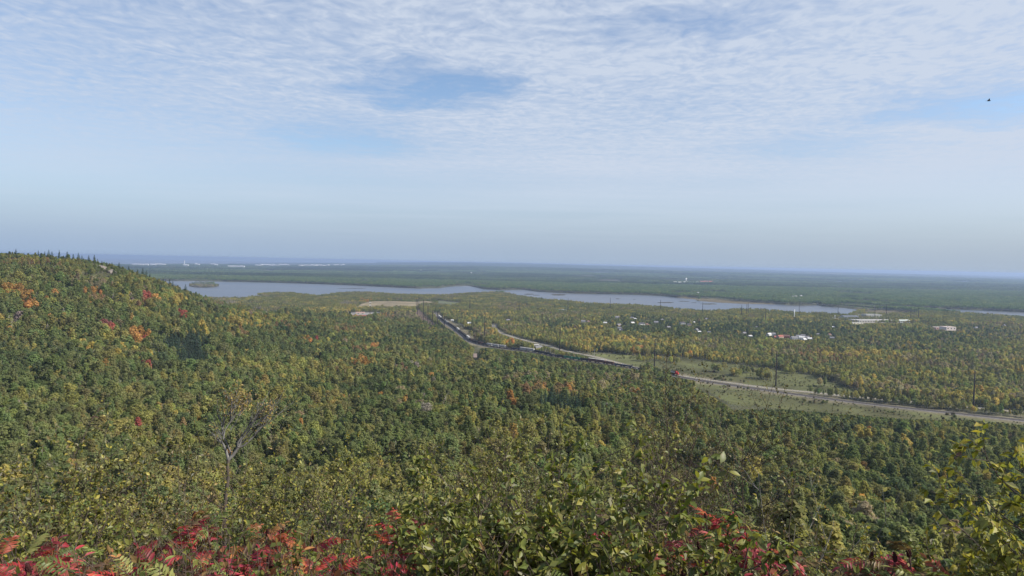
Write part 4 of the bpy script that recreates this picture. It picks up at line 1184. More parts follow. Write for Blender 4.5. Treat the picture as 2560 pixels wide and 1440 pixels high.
def chimney_stack(px, base, top, label):
    p = P(px, base, ZP); h = (base - top) / FPX * p[1]
    t = thing('chimney_stack', label, 'chimney', (p[0], p[1], ZP))
    a = MB(); a.lathe([(1.7, -1), (1.3, h * .6), (1.1, h)], n=12); obj('shaft', a.mesh('shaft', M['white_paint'], True), t)
    b = MB(); b.lathe([(1.45, 0), (1.45, .8)], (0, 0, h - 1.2), 12); obj('rim', b.mesh('rim', M['white_paint']), t)
    CLEAR.append((p[0], p[1], 8))
chimney_stack(1985.5, 797, 773, 'tall slender white chimney stack left of the factory')
chimney_stack(2087, 798, 788, 'short thick white tank-like stack at the white factory building')

def water_tower(px, base, top, z, label, legs=True):
    p = P(px, base, z); zz = gz(p[0], p[1]); h = (base - top) / FPX * p[1]
    t = thing('water_tower', label, 'water tower', (p[0], p[1], zz))
    R0 = h * (.20 if legs else .42)
    k = MB(); prof = [(R0 * math.cos(a) + .01, h - R0 + R0 * math.sin(a) * .95) for a in np.linspace(-1.45, 1.5, 9)]; k.lathe(prof, n=14); obj('tank', k.mesh('tank', M['white_paint'], True), t)
    s_ = MB(); s_.lathe([(h * .09, -2), (h * .05, h * .15), (h * .045, h - R0 * 1.6)], n=10); obj('stem', s_.mesh('stem', M['white_paint'], True), t)
    if legs:
        for a in range(5):
            q = MB(); an = a * 1.257; q.tube([(math.cos(an) * R0 * 1.3, math.sin(an) * R0 * 1.3, -2), (math.cos(an) * R0 * .8, math.sin(an) * R0 * .8, h - R0)], [h * .012, h * .012], 6); obj('leg', q.mesh('leg', M['white_paint']), t)
    for f in (0, .012, .024): CLEAR.append((p[0] * (1 - f), p[1] * (1 - f), 60))
water_tower(1715, 702, 690, 25, 'white water tower rising from the distant village on the right')
water_tower(1052, 671.5, 667.5, 60, 'small white round tank standing in the distant woods', False)
water_tower(1178, 680, 676, 40, 'small white tank on a pale clearing in the distant woods', False)
for k in range(9):
    px = 1688 + k * 11 + random.uniform(-2, 2)
    p = P(px, 703.5 + random.uniform(-.6, .6), 25); zz = gz(p[0], p[1])
    t = thing('village_building', f'tiny pale building at the foot of the distant white water tower, {ordinal(k + 1)} from the left', 'building', (p[0], p[1], zz), .3, 'distant village by the water tower')
    sc_ = (3.2, 2.5, 2.6) if k > 5 else (2.2, 2, 2)
    t.scale = sc_
    obj('wall', HP[2]['wall'], t, col=WALLC['tan' if k > 5 else 'white']); obj('roof', HP[2]['roof'], t, col=ROOFC['red' if k > 5 else 'white'])
    for f in (0, .01, .02): CLEAR.append((p[0] * (1 - f), p[1] * (1 - f), 55))

# far industrial strip by the lake: white tanks and warehouses
def tank_mesh():
    q = MB(); q.lathe([(20, -3), (20, 13), (19, 15), (0.5, 17.5)], n=18); return q.mesh('shell', M['white_paint'], False)
def tank_band():
    q = MB(); q.lathe([(20.3, 0), (20.3, .7)], n=18); return q.mesh('rim', M['galv'], False)
TANK, BAND = tank_mesh(), tank_band()
n_t = n_w = 0
fr = random.Random(5)
FARIND = []; FARCLEAR = []
for px in (338, 345, 352, 366, 380, 386, 392, 400, 408): FARIND.append((px, 660 + fr.uniform(-.5, 2.0), 'w'))
for px in (462, 468, 490, 496, 533, 540): FARIND.append((px, 660.5 + fr.uniform(-1, 3.5), 'w'))
for px in (576, 584, 592, 600, 606): FARIND.append((px, 666 + (px - 576) * .05, 'w'))
for px in range(642, 726, 6): FARIND.append((px, 662.5 + fr.uniform(-1.0, 1.6), fr.choice('wt')))
for px in list(range(748, 764, 5)) + list(range(770, 790, 5)) + list(range(790, 826, 6)) + [836, 842, 853, 858]: FARIND.append((px, 665.5 + fr.uniform(-.8, .7), fr.choice('ttw')))
for (px, py, ty) in FARIND:
    p = P(px, py + 1.0, 5); zz = max(gz(p[0], p[1]), 1.0)
    if ty == 't':
        n_t += 1
        t = thing('storage_tank', f'distant white storage tank below the lake horizon, {ordinal(n_t)} tank from the left', 'tank', (p[0], p[1], zz), 0, 'white tanks by the lake')
        obj('shell', TANK, t); obj('rim', BAND, t, (0, 0, 12)); s_ = fr.uniform(.9, 1.5); t.scale = (s_ * 1.2, s_, s_)
    else:
        n_w += 1
        t = thing('warehouse', f'distant long white warehouse below the lake horizon, {ordinal(n_w)} warehouse from the left', 'warehouse', (p[0], p[1], zz), fr.uniform(-.1, .1), 'white warehouses by the lake')
        t.scale = (fr.uniform(3, 7), 3.0, fr.uniform(2.4, 3.4))
        obj('wall', HP[2]['wall'], t, col=WALLC['white']); obj('roof', HP[2]['roof'], t, col=ROOFC['white'])
    for f in (0, .012, .024, .036, .05, .065, .08): FARCLEAR.append((p[0] * (1 - f), p[1] * (1 - f), 95))
p = P(461, 661, 5); t = thing('chimney_stack', 'pale thin chimney rising by the far lake shore', 'chimney', (p[0], p[1], 2)); q = MB(); q.lathe([(7, -3), (5, 90)], n=10); obj('shaft', q.mesh('shaft', M['white_paint']), t)

# ---------------------------------------------------------------- railway bridge over the river
def bridge():
    a, b = P(2046, 759.5, 6), P(2236, 774, 6); L = np.linalg.norm(b - a); an = math.atan2(b[1] - a[1], b[0] - a[0])
    t = thing('railway_bridge', 'long dark steel railway bridge crossing the marshy river', 'bridge', (a[0], a[1], 0), an)
    m = M['weathering']; n = 16; sp = L / n
    for k in range(n):
        g = MB(); g.box((sp * (k + .5), 0, 9.5), (sp * .985, 4.5, 3.0)); obj('girder', g.mesh('girder', m), t)
    for k in range(n + 1):
        c = MB(); c.box((sp * k, 0, 3.2), (3.6, 6.5, 9.5), taper=.8); obj('pier', c.mesh('pier', M['ballast']), t)
    # one truss span over the channel at the far end
    for y in (-3.2, 3.2):
        tr = MB(); x0, x1 = sp * .2, sp * 3.2; nn = 6; st = (x1 - x0) / nn
        tr.box(((x0 + x1) / 2, y, 11.4), (x1 - x0, .7, .9)); tr.box(((x0 + x1) / 2, y, 18), (x1 - x0 - 2 * st, .7, .9))
        for k in range(nn + 1):
            if 0 < k < nn: tr.tube([(x0 + k * st, y, 11.4), (x0 + k * st, y, 18)], [.35, .35], 4)
            if k < nn: tr.tube([(x0 + k * st, y, 11.4 if k % 2 == 0 else 18), (x0 + (k + 1) * st, y, 18 if k % 2 == 0 else 11.4)], [.35, .35], 4)
        obj('truss', tr.mesh('truss', m), t)
bridge()

# ---------------------------------------------------------------- old crossing in the woods below the track
def old_span():
    p = hit(1188, 903, 0); q = P(1187, 884, ZP + 4)
    t = thing('timber_trestle', 'narrow brown plank-decked trestle in the trees below the bend of the track', 'trestle', (p[0], p[1], p[2]), math.atan2(-p[0], p[1]) * 0 + .06)
    L = 44.0
    n = 16; pm = MB(); pm.box((0, 0, 0), (5.6, L / n * .93, .25)); pl = pm.mesh('plank', plain('brown_planks', (.20, .15, .13), .9, var=.35, scale=.7))
    for k in range(n): obj('plank', pl, t, (0, -L / 2 + (k + .5) * L / n + 18, 6.2 + (k % 3) * .03))
    for x in (-2.9, 2.9):
        g = MB(); g.box((x, 18, 6.0), (.35, L, 1.0)); obj('girder', g.mesh('girder', M['sleeper']), t)
    for k in range(5):
        c = MB(); y = -L / 2 + 18 + k * L / 4
        for x in (-2.4, 2.4): c.tube([(x * 1.25, y, -6), (x, y, 5.6)], [.3, .25], 6)
        c.box((0, y, 5.4), (5.6, .5, .5)); obj('bent', c.mesh('bent', M['sleeper']), t)
    for k in range(6): CLEAR.append((p[0] + 0, p[1] - 8 + k * 8, 7))
    PROTECT.append((1180, 1194, 901, p[1] - 2))
old_span()

# ---------------------------------------------------------------- vehicles at the junction
def car(px, py, rz, colr, label):
    p = P(px, py, ZP + .3)
    t = thing('parked_car', label, 'car', (p[0], p[1], ZP + .3), rz, 'vehicles at the junction')
    b = MB(); b.prism([(-.9, .35), (-.92, .95), (.92, .95), (.9, .35)], -2.3, 2.3); obj('body', b.mesh('body', M['wall_i']), t, col=colr)
    c = MB(); c.box((-.2, 0, 1.25), (2.5, 1.6, .62), taper=.82); obj('cabin', c.mesh('cabin', M['glass']), t)
    for x in (-1.4, 1.4):
        for y in (-.88, .88):
            w_ = MB(); w_.tube([(x, y - .1, .35), (x, y + .1, .35)], [.35, .35], 10); obj('wheel', w_.mesh('wheel', M['car_dark']), t)
car(1221, 815.5, .9, (.05, .05, .055), 'dark car, leftmost of the vehicles at the road junction')
car(1225.5, 814.5, .4, (.6, .6, .6), 'pale van-like car, middle one at the road junction')
car(1229, 816.5, 1.0, (.04, .05, .06), 'dark car nearest the curve of the highway')
def lamp(px, base, top, label):
    p = P(px, base, ZP); h = (base - top) / FPX * p[1]
    t = thing('lamp_post', label, 'lamp post', (p[0], p[1], ZP))
    a = MB(); a.tube([(0, 0, 0), (0, 0, h)], [.22, .14], 8); obj('shaft', a.mesh('shaft', M['galv']), t)
    b = MB(); b.tube([(0, 0, h - .1), (1.8, 0, h + .3)], [.1, .08], 6); b.box((2.1, 0, h + .28), (.9, .35, .2)); obj('lamp_head', b.mesh('lamp_head', M['galv']), t)
    CLEAR.append((p[0], p[1], 6)); PROTECT.append((px - 2, px + 2, base - 2, p[1]))
lamp(1376.5, 884, 870, 'pale lamp post left of the pole near the highway')
lamp(1363.5, 881, 873, 'shorter pale lamp post beside the white storage building')
lamp(1485.5, 899, 873, 'tall thin pale mast between the train and the highway')

#@@END1@@

# ---------------------------------------------------------------- the forest
def plant_forest():
    singles = []
    # hillside and valley floor, tree by tree
    X, Y = [], []
    for s, a, b in ((4.7, 85, 700), (5.4, 700, 2050)):
        x, y = jitter_grid(s, a, b); X.append(x); Y.append(y)
    X = np.concatenate(X); Y = np.concatenate(Y)
    k = ~blocked(X, Y) & (rng.random(len(X)) > .05)
    X, Y = X[k], Y[k]
    Z = ground_z(X, Y)
    hill = (land(X, Y) - H) > -156.5
    ht = rng.uniform(.72, 1.12, len(X)) * (.86 + .34 * fbm(X / 45, Y / 45, 71, 2))
    ht = ht * np.clip(rng.normal(1.0, .16, len(X)), .6, 1.45) * (.8 + .45 * fbm(X / 90, Y / 90, 77, 2))
    ht = np.where(hill, ht, ht * np.where(fbm(X / 120, Y / 120, 73, 2) > .5, 1.0, .8))
    px, py = project(X, Y, Z + 9 * ht)
    keep = (px > -140) & (px < 2700)
    X, Y, Z, ht, hill, px, py = [q[keep] for q in (X, Y, Z, ht, hill, px, py)]
    c = np.where(hill, colours(px, py, X, Y, 'hill'), colours(px, py, X, Y, 'plain'))
    ki = kinds(c, len(X))
    bright = np.where(hill, 1.0, 1.16)[:, None]
    # rocky crown of the spur: low scrub only
    rock = ((px - 250) / 42) ** 2 + ((py - 680) / 14) ** 2 < 1
    ht = np.where(rock, ht * .35, ht)
    crest = np.interp(px, [0, 240, 400, 480, 560, 700], [660, 676, 712, 745, 768, 788])
    ht = np.where((py < crest) & (px < 700), ht * .60, ht)
    # low young growth in front of the track, the roads and the buildings
    ok = (_py > 0)
    rl_y = np.interp(px, _px[ok], (_py[ok] + np.interp(_px[ok], [1090, 1110, 1200, 1225, 1600, 1690, 2560], [6, 12, 12, 4, 3, 6, 6]))); rl_d = np.interp(px, _px[ok], RAIL[ok][:, 1])
    gap_ = (px > 1603) & (px < 1672)
    lim = np.where((px > _px[0]) & ~gap_ & (Y < rl_d - 4), rl_y, -1e9)
    rx_, ry_ = project(ROAD[:, 0], ROAD[:, 1], np.full(len(ROAD), ZP)); kk_ = np.argsort(rx_)
    rdy = np.interp(px, rx_[kk_], ry_[kk_] + 2.5); rdd = np.interp(px, rx_[kk_], ROAD[kk_][:, 1]); rail_in = (Y > rl_d + 4)
    lim = np.where((px > 1243) & (px < 1690) & (Y < rdd - 4) & rail_in, np.maximum(lim, rdy), lim)
    mdx = [1735, 1800, 1830, 1950, 2060, 2250, 2330, 2420, 2560, 2700]; mdy = np.interp(px, mdx, [966, 1004, 1026, 1024, 1032, 1047, 1050, 1050, 1064, 1078])
    lim = np.where((px > 1735) & (px < 2700) & (Y < rl_d - 14), np.maximum(lim, mdy), lim)
    for (a0, a1, yb, dd) in PROTECT:
        k_ = (px > a0 - 3) & (px < a1 + 3) & (Y < dd) & (Y > dd - 240)
        lim = np.where(k_, np.maximum(lim, yb), lim)
    e_y = 658 + (px - 1280) * .0192
    ztop = H - Y * (lim - e_y) / FPX
    top_ok = (ztop - Z) / 13.0
    ht = np.where(lim > 0, np.minimum(ht, np.maximum(top_ok, .12)), ht)
    drop = (lim > 0) & (top_ok < .16) & (rng.random(len(X)) < .55)
    ht = np.where(drop, .10, ht)
    col = PALA[c] * bright * rng.uniform(.75, 1.25, (len(X), 1)) * rng.normal(1, .05, (len(X), 3))
    wd = ht * rng.uniform(.8, 1.3, len(X))
    scl = np.stack([wd, wd, ht], 1)
    pos = np.stack([X, Y, Z], 1)
    near = Y < 620
    # the three hundred that show largest become trees of their own
    vis = np.where((px > 5) & (px < 2555) & (py < 1375) & near)[0]
    order = vis[np.argsort(-(ht[vis] * 12 * FPX / Y[vis]))][:300]
    mask = np.ones(len(X), bool); mask[order] = False
    m1 = near & mask; m2 = ~near
    scatter('hillside_forest', pc_near, pos[m1], ki[m1], scl[m1], col[m1], 'dense green autumn forest covering the slope below the shrubs')
    scatter('valley_forest', pc_mid, pos[m2], ki[m2], scl[m2], col[m2], 'mixed green and gold forest on the spur and valley floor')
    for i in order: singles.append((pos[i], ki[i], scl[i], col[i], names[c[i]], px[i], py[i]))
    # beyond: stands on the far plain and over the river
    x, y = jitter_grid(16, 2050, 5600)
    k = ~blocked(x, y); x, y = x[k], y[k]; z = ground_z(x, y)
    k = z > .2; x, y, z = x[k], y[k], z[k]
    px, py = project(x, y, z + 8); k = (px > -60) & (px < 2620); x, y, z, px, py = [q[k] for q in (x, y, z, px, py)]
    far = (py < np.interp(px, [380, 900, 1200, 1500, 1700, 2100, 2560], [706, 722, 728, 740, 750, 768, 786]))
    c = np.where(far, colours(px, py, x, y, 'far'), colours(px, py, x, y, 'plain'))
    idx = rng.integers(0, 4, len(x)); idx = np.where(rng.random(len(x)) < .12, rng.integers(4, 6, len(x)), idx)
    s = rng.uniform(.8, 1.15, len(x)) * np.where(far, 1.15, .9)
    isl = inside(x, y, ISLAND); s = np.where(isl, s * .95, s)
    fields = (fbm(x / 260, y / 260, 81, 3) > .66) & far
    s = np.where(fields, s * .25, s)
    scl = np.stack([s, s, s], 1)
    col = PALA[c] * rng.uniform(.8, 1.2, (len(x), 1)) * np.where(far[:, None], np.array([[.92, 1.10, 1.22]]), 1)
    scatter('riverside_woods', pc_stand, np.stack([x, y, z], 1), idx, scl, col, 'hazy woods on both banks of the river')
    x, y = jitter_grid(62, 5600, 15000)
    z = ground_z(x, y); k = (z > .2) & (fbm(x / 900, y / 900, 44) < .70) & (fbm(x / 500, y / 700, 45) < .66); x, y, z = x[k], y[k], z[k]
    for (cx_, cy_, cr_) in FARCLEAR:
        k = (x - cx_) ** 2 + (y - cy_) ** 2 > cr_ * cr_; x, y, z = x[k], y[k], z[k]
    px, py = project(x, y, z + 8); k = (px > -20) & (px < 2580); x, y, z, px, py = [q[k] for q in (x, y, z, px, py)]
    c = colours(px, py, x, y, 'far')
    s = rng.uniform(.75, 1.2, len(x))
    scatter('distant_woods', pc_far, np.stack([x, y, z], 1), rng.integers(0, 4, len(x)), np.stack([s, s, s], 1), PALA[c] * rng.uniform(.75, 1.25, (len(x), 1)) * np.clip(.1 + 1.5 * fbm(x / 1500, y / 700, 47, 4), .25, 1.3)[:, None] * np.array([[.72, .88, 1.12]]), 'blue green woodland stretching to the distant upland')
    return singles

SINGLES = plant_forest()
LOOK = dict(green='mid green', deep='dark green', olive='olive green', lime='yellowish green', gold='golden', orange='orange', red='red', rust='rusty brown', tan='tan', pine='blackish green', grey='bare grey', maroon='maroon')
SHAPE = ['round-topped', 'low round', 'tall oval', 'narrow oval', 'wide spreading', 'tall'] + ['spired conifer'] * 3 + ['twiggy'] * 2
def spot(px):
    for a, b in ((130, 'above the left corner'), (430, 'behind the yellowing left bush'), (700, 'behind the forked bare tree'), (950, 'right of the forked bare tree'),
                 (1180, 'left of the central shrub'), (1450, 'behind the central shrub'), (1640, 'right of the central shrub'), (1860, 'behind the dark twiggy bush'),
                 (2090, 'behind the thin saplings'), (2380, 'above the right-hand sumac'), (9999, 'by the right edge bush')):
        if px < a: return b

def single_tree(p, ki, scl, col, cname, label, group, kindname=None):
    nm = kindname or ('conifer_tree' if 6 <= ki < 9 else 'bare_tree' if ki >= 9 else 'broadleaf_tree')
    t = thing(nm, label, 'tree', p, random.uniform(0, 6.28), group)
    t.scale = scl
    cm, tm = NEAR[ki]
    obj('trunk', tm, t)
    obj('crown', cm, t, col=col)
    return t

SL = []
for (p, ki, scl, col, cn, px, py) in SINGLES:
    sz = 'small ' if scl[2] < .8 else ''
    if 6 <= ki < 9: lb = f'{sz}{LOOK[cn]} conifer on slope {spot(px)}'
    elif ki >= 9: lb = f'{sz}bare grey tree on slope {spot(px)}'
    else: lb = f'{sz}{LOOK[cn]} {SHAPE[ki]} tree on slope {spot(px)}'
    SL.append((lb, px))
for i, (p, ki, scl, col, cn, px, py) in enumerate(SINGLES):
    same = sorted(q for l, q in SL if l == SL[i][0])
    lb = SL[i][0] + (f', {ordinal(same.index(px) + 1)} from left' if len(same) > 1 else '')
    single_tree(p, ki, scl, col, cn, lb, 'trees on the slope below the shrubs')

# dark conifers that stand against the sky and the river along the spur's crest
CREST = [(40, 640, 9, 1), (96, 640, 10, 0), (103, 640, 9, 2), (112, 643, 9, 1), (122, 642, 11, 1), (130, 645, 10, 1), (148, 645, 12, 0), (168, 650, 11, 1), (183, 650, 12, 2), (196, 656, 11, 1), (205, 658, 9, 1), (222, 656, 11, 0), (236, 654, 13, 0), (244, 658, 9, 1), (255, 660, 8, 1), (266, 662, 9, 2), (280, 665, 9, 0), (298, 670, 10, 1), (322, 672, 11, 0),
         (344, 688, 10, 0), (357, 690, 12, 1), (366, 692, 11, 1), (375, 697, 10, 0), (408, 708, 9, 0), (424, 712, 11, 1), (432, 716, 10, 1), (440, 720, 9, 0), (464, 726, 12, 1)]
for n, (px, py, ht, kk) in enumerate(CREST):
    dd_ = ray(px, py); Dq = np.linspace(750, 1500, 500); Xq = dd_[0] / dd_[1] * Dq; Zq = land(Xq, Dq)
    kq = int(np.argmin(project(Xq, Dq, Zq)[1])); p = np.array([Xq[kq], Dq[kq], Zq[kq] - .5])
    s = ht / 13.5 * 1.35
    single_tree(p, 6 + kk, (s * random.uniform(1.2, 1.7), s * 1.4, s), np.array(PAL['pine']) * random.uniform(.8, 1.2), 'pine',
                f'dark conifer on the crest of the left hill, {ordinal(n + 1)} from the left', 'conifers along the ridge crest')

# ================================================================ foreground shrubs on the lookout
class Cfg:
    def __init__(s, **k): s.__dict__.update(k)

def rvec(r, a=1.0): return Vector((r.gauss(0, a), r.gauss(0, a), r.gauss(0, a)))

def grow(mb, p, d, L, r, lev, c, rnd, out):
    n = 5 if lev < 2 else 3
    pts, rad, dirs = [p.copy()], [r], [d.copy()]
    for i in range(n):
        d = (d + rvec(rnd, c.wob) + Vector((0, 0, c.up))).normalized()
        p = p + d * (L / n); pts.append(p.copy()); rad.append(max(r * (1 - .8 * (i + 1) / n), .0009)); dirs.append(d.copy())
    mb.tube(pts, rad, 6 if lev == 0 else 4 if lev == 1 else 3, cap=False)
    if lev < c.levels:
        for k in range(c.kids[lev]):
            t = rnd.uniform(c.start if lev == 0 else .2, 1.0); f = t * n; i = min(int(f), n - 1)
            q = pts[i].lerp(pts[i + 1], f - i); dd = dirs[i + 1]
            side = dd.cross(rvec(rnd)).normalized()
            nd = (dd * rnd.uniform(.45, .9) + side * rnd.uniform(.5, 1.0)).normalized()
            grow(mb, q, nd, L * c.ratio * rnd.uniform(.6, 1.15) * (1.15 - .5 * t), r * .55 * (1 - .5 * t) + .0008, lev + 1, c, rnd, out)
    if lev >= c.levels - 1 + (0 if c.levels > 1 else 1):
        for k in range(c.leaves if lev == c.levels else max(1, c.leaves // 2)):
            t = rnd.uniform(.15, 1.0); f = t * n; i = min(int(f), n - 1)
            out.append((pts[i].lerp(pts[i + 1], f - i), dirs[i + 1]))

LEAF_ROWS = [(0, .03), (.22, .19), (.48, .25), (.76, .16), (1.0, .01)]
def leaf_mesh(k, m='leaf_o'):
    """one broad leaf along +X, folded on its midrib and curled"""
    mb = MB(); fold = (.10, .22, .35)[k % 3]; curl = (.10, .28, .02)[k % 3]
    for x, wdt in LEAF_ROWS:
        z = -curl * x * x
        mb.v += [(x + .18, wdt, z + fold * wdt), (x + .18, 0, z), (x + .18, -wdt, z + fold * wdt)]
    for i in range(len(LEAF_ROWS) - 1):
        a = i * 3; mb.f += [(a, a + 3, a + 4, a + 1), (a + 1, a + 4, a + 5, a + 2)]; mb.m += [0, 0]
    mb.add([(0, .012, 0), (0, -.012, 0), (.2, -.012, 0), (.2, .012, 0)], [(0, 1, 2, 3)])
    return mb.mesh('leaf', M[m], True)
LEAVES = [leaf_mesh(k) for k in range(3)]

def leaf_frames(spots, rnd, droop, size):
    fr = []
    for (p, d) in spots:
        ax = (d * .5 + rvec(rnd, .6) + Vector((0, 0, -droop))).normalized()
        nm = Vector((rnd.gauss(.25, .5), rnd.gauss(-.15, .5), rnd.uniform(.35, 1.1)))
        y = nm.cross(ax)
        y = y.normalized() if y.length > 1e-4 else ax.orthogonal().normalized()
        z = ax.cross(y); s = size * rnd.uniform(.6, 1.25)
        fr.append((p, ax, y, z, s))
    return fr

def leaves_joined(name, fr, cols, parent):
    """the many leaves too small or too far inside to pick apart: one part"""
    n = len(fr); V = np.zeros((n * 2, 4, 3))
    rr = np.random.default_rng(n)
    for i, (p, x, y, z, s) in enumerate(fr):
        P0 = np.array(p); X = np.array(x) * s; Y = np.array(y) * s; Z = np.array(z) * s; k = .1 + .3 * rr.random(); cu = rr.uniform(0, .25)
        b, t, m_ = P0, P0 + X - Z * cu, P0 + X * .5 - Z * cu * .25
        V[2 * i] = [b, P0 + X * .45 + Y * .28 + Z * k * .28, t, m_]; V[2 * i + 1] = [b, m_, t, P0 + X * .45 - Y * .28 + Z * k * .28]
    c = np.repeat(cols, 2, axis=0)
    o = obj(name, quads_mesh(name, V, M['leaf_v'], attr=c), parent)
    o['kind'] = 'stuff'
    return o

GREENS = [(.135, .155, .030), (.10, .125, .026), (.175, .185, .036), (.075, .10, .024), (.23, .215, .042), (.12, .115, .03)]
YELLOWG = [(.225, .215, .042), (.165, .17, .035), (.30, .255, .048), (.11, .12, .03)]
BRIGHTY = [(.27, .26, .045), (.20, .205, .038), (.34, .29, .05), (.14, .15, .035)]
DULL = [(.075, .072, .022), (.105, .095, .028), (.05, .055, .02), (.13, .10, .032)]
BROWNG = [(.24, .16, .06), (.18, .12, .055), (.28, .20, .07), (.13, .10, .05)]
def pick(pal, rnd, var=.2):
    c = np.array(rnd.choice(pal)); return c * rnd.uniform(1 - var, 1 + var)

def shrub(name, label, px, top, D, spread, leaf, pal, stems=4, levels=2, kids=(7, 4), leaves=6, own=0, seed=0, droop=.25, wob=.16, up=.05, wood='twig', rbase=.012, cat='shrub', lean=(0, 0), start=.35, ratio=.45, extra=None):
    rnd = random.Random(seed)
    tp = PD(px, top, D); g = gz(tp[0], D)
    h = tp[2] - g
    t = thing(name, label, cat, (tp[0], D, g - .03))
    mb = MB(); out = []
    c = Cfg(wob=wob, up=up, levels=levels, kids=kids, leaves=leaves, ratio=ratio, start=start)
    for k in range(stems):
        a = 6.28 * k / stems + rnd.uniform(-.5, .5); rr = spread * rnd.uniform(.15, 1.0)
        hh = h * rnd.uniform(.72, 1.0) if k else h
        d = Vector((math.cos(a) * rr + lean[0], math.sin(a) * rr * .8 + lean[1], hh))
        grow(mb, Vector((math.cos(a) * .05, math.sin(a) * .05, 0)), d.normalized(), d.length * .98, rbase * rnd.uniform(.7, 1.1), 0, c, rnd, out)
    obj('branches', mb.mesh('branches', M[wood], True), t)
    fr = leaf_frames(out, rnd, droop, leaf)
    rnd.shuffle(fr)
    # leaves that show largest stand alone; the rest are one mass
    if own:
        fr.sort(key=lambda f: (f[0].y - f[0].z * .4) + rnd.uniform(0, .35))
        a, fr = fr[:own], fr[own:]
        for i, (p, x, y, z, s) in enumerate(a):
            o = obj('leaf', LEAVES[i % 3], t, col=pick(pal, rnd))
            o.matrix_local = Matrix(((x.x * s, y.x * s, z.x * s, p.x), (x.y * s, y.y * s, z.y * s, p.y), (x.z * s, y.z * s, z.z * s, p.z), (0, 0, 0, 1)))
    if fr: leaves_joined('foliage', fr, np.array([pick(pal, rnd) for _ in fr]), t)
    return t

# large-leaved green shrubs in the middle
shrub('leafy_shrub', 'green broad-leaved shrub left of centre with a forked dark stem', 1125, 1235, 4.0, .42, 0.0483, GREENS, 5, 2, (12, 6), 8, 170, 11, rbase=.011)
shrub('leafy_shrub', 'bushy green shrub at the very centre of the foreground', 1265, 1195, 4.3, .45, 0.0467, GREENS, 6, 2, (12, 6), 8, 170, 12, rbase=.012)
shrub('leafy_shrub', 'green shrub right of centre with drooping pointed leaves', 1420, 1225, 3.9, .45, 0.0545, GREENS, 6, 2, (12, 6), 8, 170, 13, droop=.45, rbase=.011)
shrub('leafy_shrub', 'green shrub with large bright leaves beside the right-hand red sumac', 1580, 1235, 3.7, .42, 0.0576, GREENS, 6, 2, (12, 6), 8, 170, 14, droop=.45, rbase=.011)
shrub('leafy_shrub', 'slim green shrub poking up just right of the central shrubs', 1440, 1115, 4.6, .10, 0.0483, GREENS, 2, 2, (10, 4), 7, 80, 15, droop=.4, rbase=.008)
shrub('leafy_shrub', 'low green shrub at the bottom edge below the centre', 1190, 1330, 3.4, .42, 0.0467, GREENS, 6, 2, (11, 6), 8, 150, 16, rbase=.010)
shrub('leafy_shrub', 'low green shrub at the bottom edge right of the centre', 1480, 1320, 3.35, .45, 0.0514, GREENS, 6, 2, (11, 6), 8, 150, 17, droop=.35, rbase=.010)
shrub('leafy_shrub', 'low green shrub at the bottom edge left of the centre shrubs', 960, 1372, 3.5, .35, 0.0405, GREENS, 5, 2, (10, 5), 8, 110, 18, rbase=.009)
# yellow-green bush leaning in at the right edge
shrub('edge_bush', 'yellow-green bush leaning in at the right edge, tall upper one', 2690, 1150, 3.6, .18, 0.0576, BRIGHTY, 5, 2, (12, 6), 9, 170, 21, lean=(-.05, 0), droop=.4, rbase=.013)
shrub('edge_bush', 'yellow-green bush low in the bottom right corner', 2620, 1325, 3.5, .20, 0.0557, BRIGHTY, 6, 2, (11, 6), 8, 160, 22, droop=.4, rbase=.010)
# finer-leaved bushes a few steps down the slope
SM = dict(levels=2, wood='twig')
shrub('small_leaved_bush', 'small-leaved yellow-green bush just right of the forked tree', 665, 1225, 8.5, .55, 0.0517, YELLOWG, 7, 2, (12, 6), 9, 0, 31, rbase=0.0156)
shrub('small_leaved_bush', 'tall small-leaved bush between the forked tree and the central shrub', 800, 1105, 9.5, .75, 0.0483, DULL + YELLOWG, 8, 2, (13, 6), 8, 0, 32, rbase=0.0182)
shrub('small_leaved_bush', 'rounded small-leaved green bush left of the central shrub', 905, 1195, 8.5, .75, 0.0483, YELLOWG + YELLOWG + GREENS, 8, 2, (13, 7), 9, 0, 33, rbase=0.0169)
shrub('small_leaved_bush', 'small-leaved bush in the gap before the central shrub', 1035, 1185, 9.0, .6, 0.0483, DULL + GREENS, 8, 2, (12, 7), 9, 0, 34, rbase=0.0169)
shrub('small_leaved_bush', 'tall fine-twigged bush rising behind the central shrub', 1265, 1050, 9.5, .75, 0.0483, DULL + GREENS, 8, 2, (13, 6), 7, 0, 35, rbase=0.0182)
shrub('small_leaved_bush', 'low small-leaved bush behind the right part of the central shrubs', 1385, 1180, 9.0, .6, 0.0460, DULL, 7, 2, (11, 6), 7, 0, 36, rbase=0.0156)
shrub('twiggy_bush', 'dark twiggy bush with tiny leaves, tallest right of centre', 1715, 1045, 10.0, 1.0, 0.0414, DULL, 10, 2, (15, 7), 7, 0, 37, rbase=0.0195, wob=.10, up=.09)
shrub('twiggy_bush', 'lower dark twiggy bush at the foot of the tall one', 1640, 1185, 9.0, .6, 0.0414, DULL, 8, 2, (13, 6), 7, 0, 38, rbase=0.0169, wob=.11)
shrub('twiggy_bush', 'open twiggy bush with dull leaves left of the forked tree', 265, 1062, 10.0, .55, 0.0575, DULL + YELLOWG, 6, 2, (11, 6), 7, 0, 39, rbase=0.0182)
shrub('small_leaved_bush', 'yellowing bush left of the forked tree, low and wide', 235, 1195, 8.0, .75, 0.0575, YELLOWG + DULL, 8, 2, (12, 6), 9, 0, 40, rbase=0.0156)
shrub('small_leaved_bush', 'yellowing bush by the left edge above the red leaves', 55, 1175, 7.5, .6, 0.0575, YELLOWG + DULL, 8, 2, (12, 6), 8, 0, 41, rbase=0.0156)
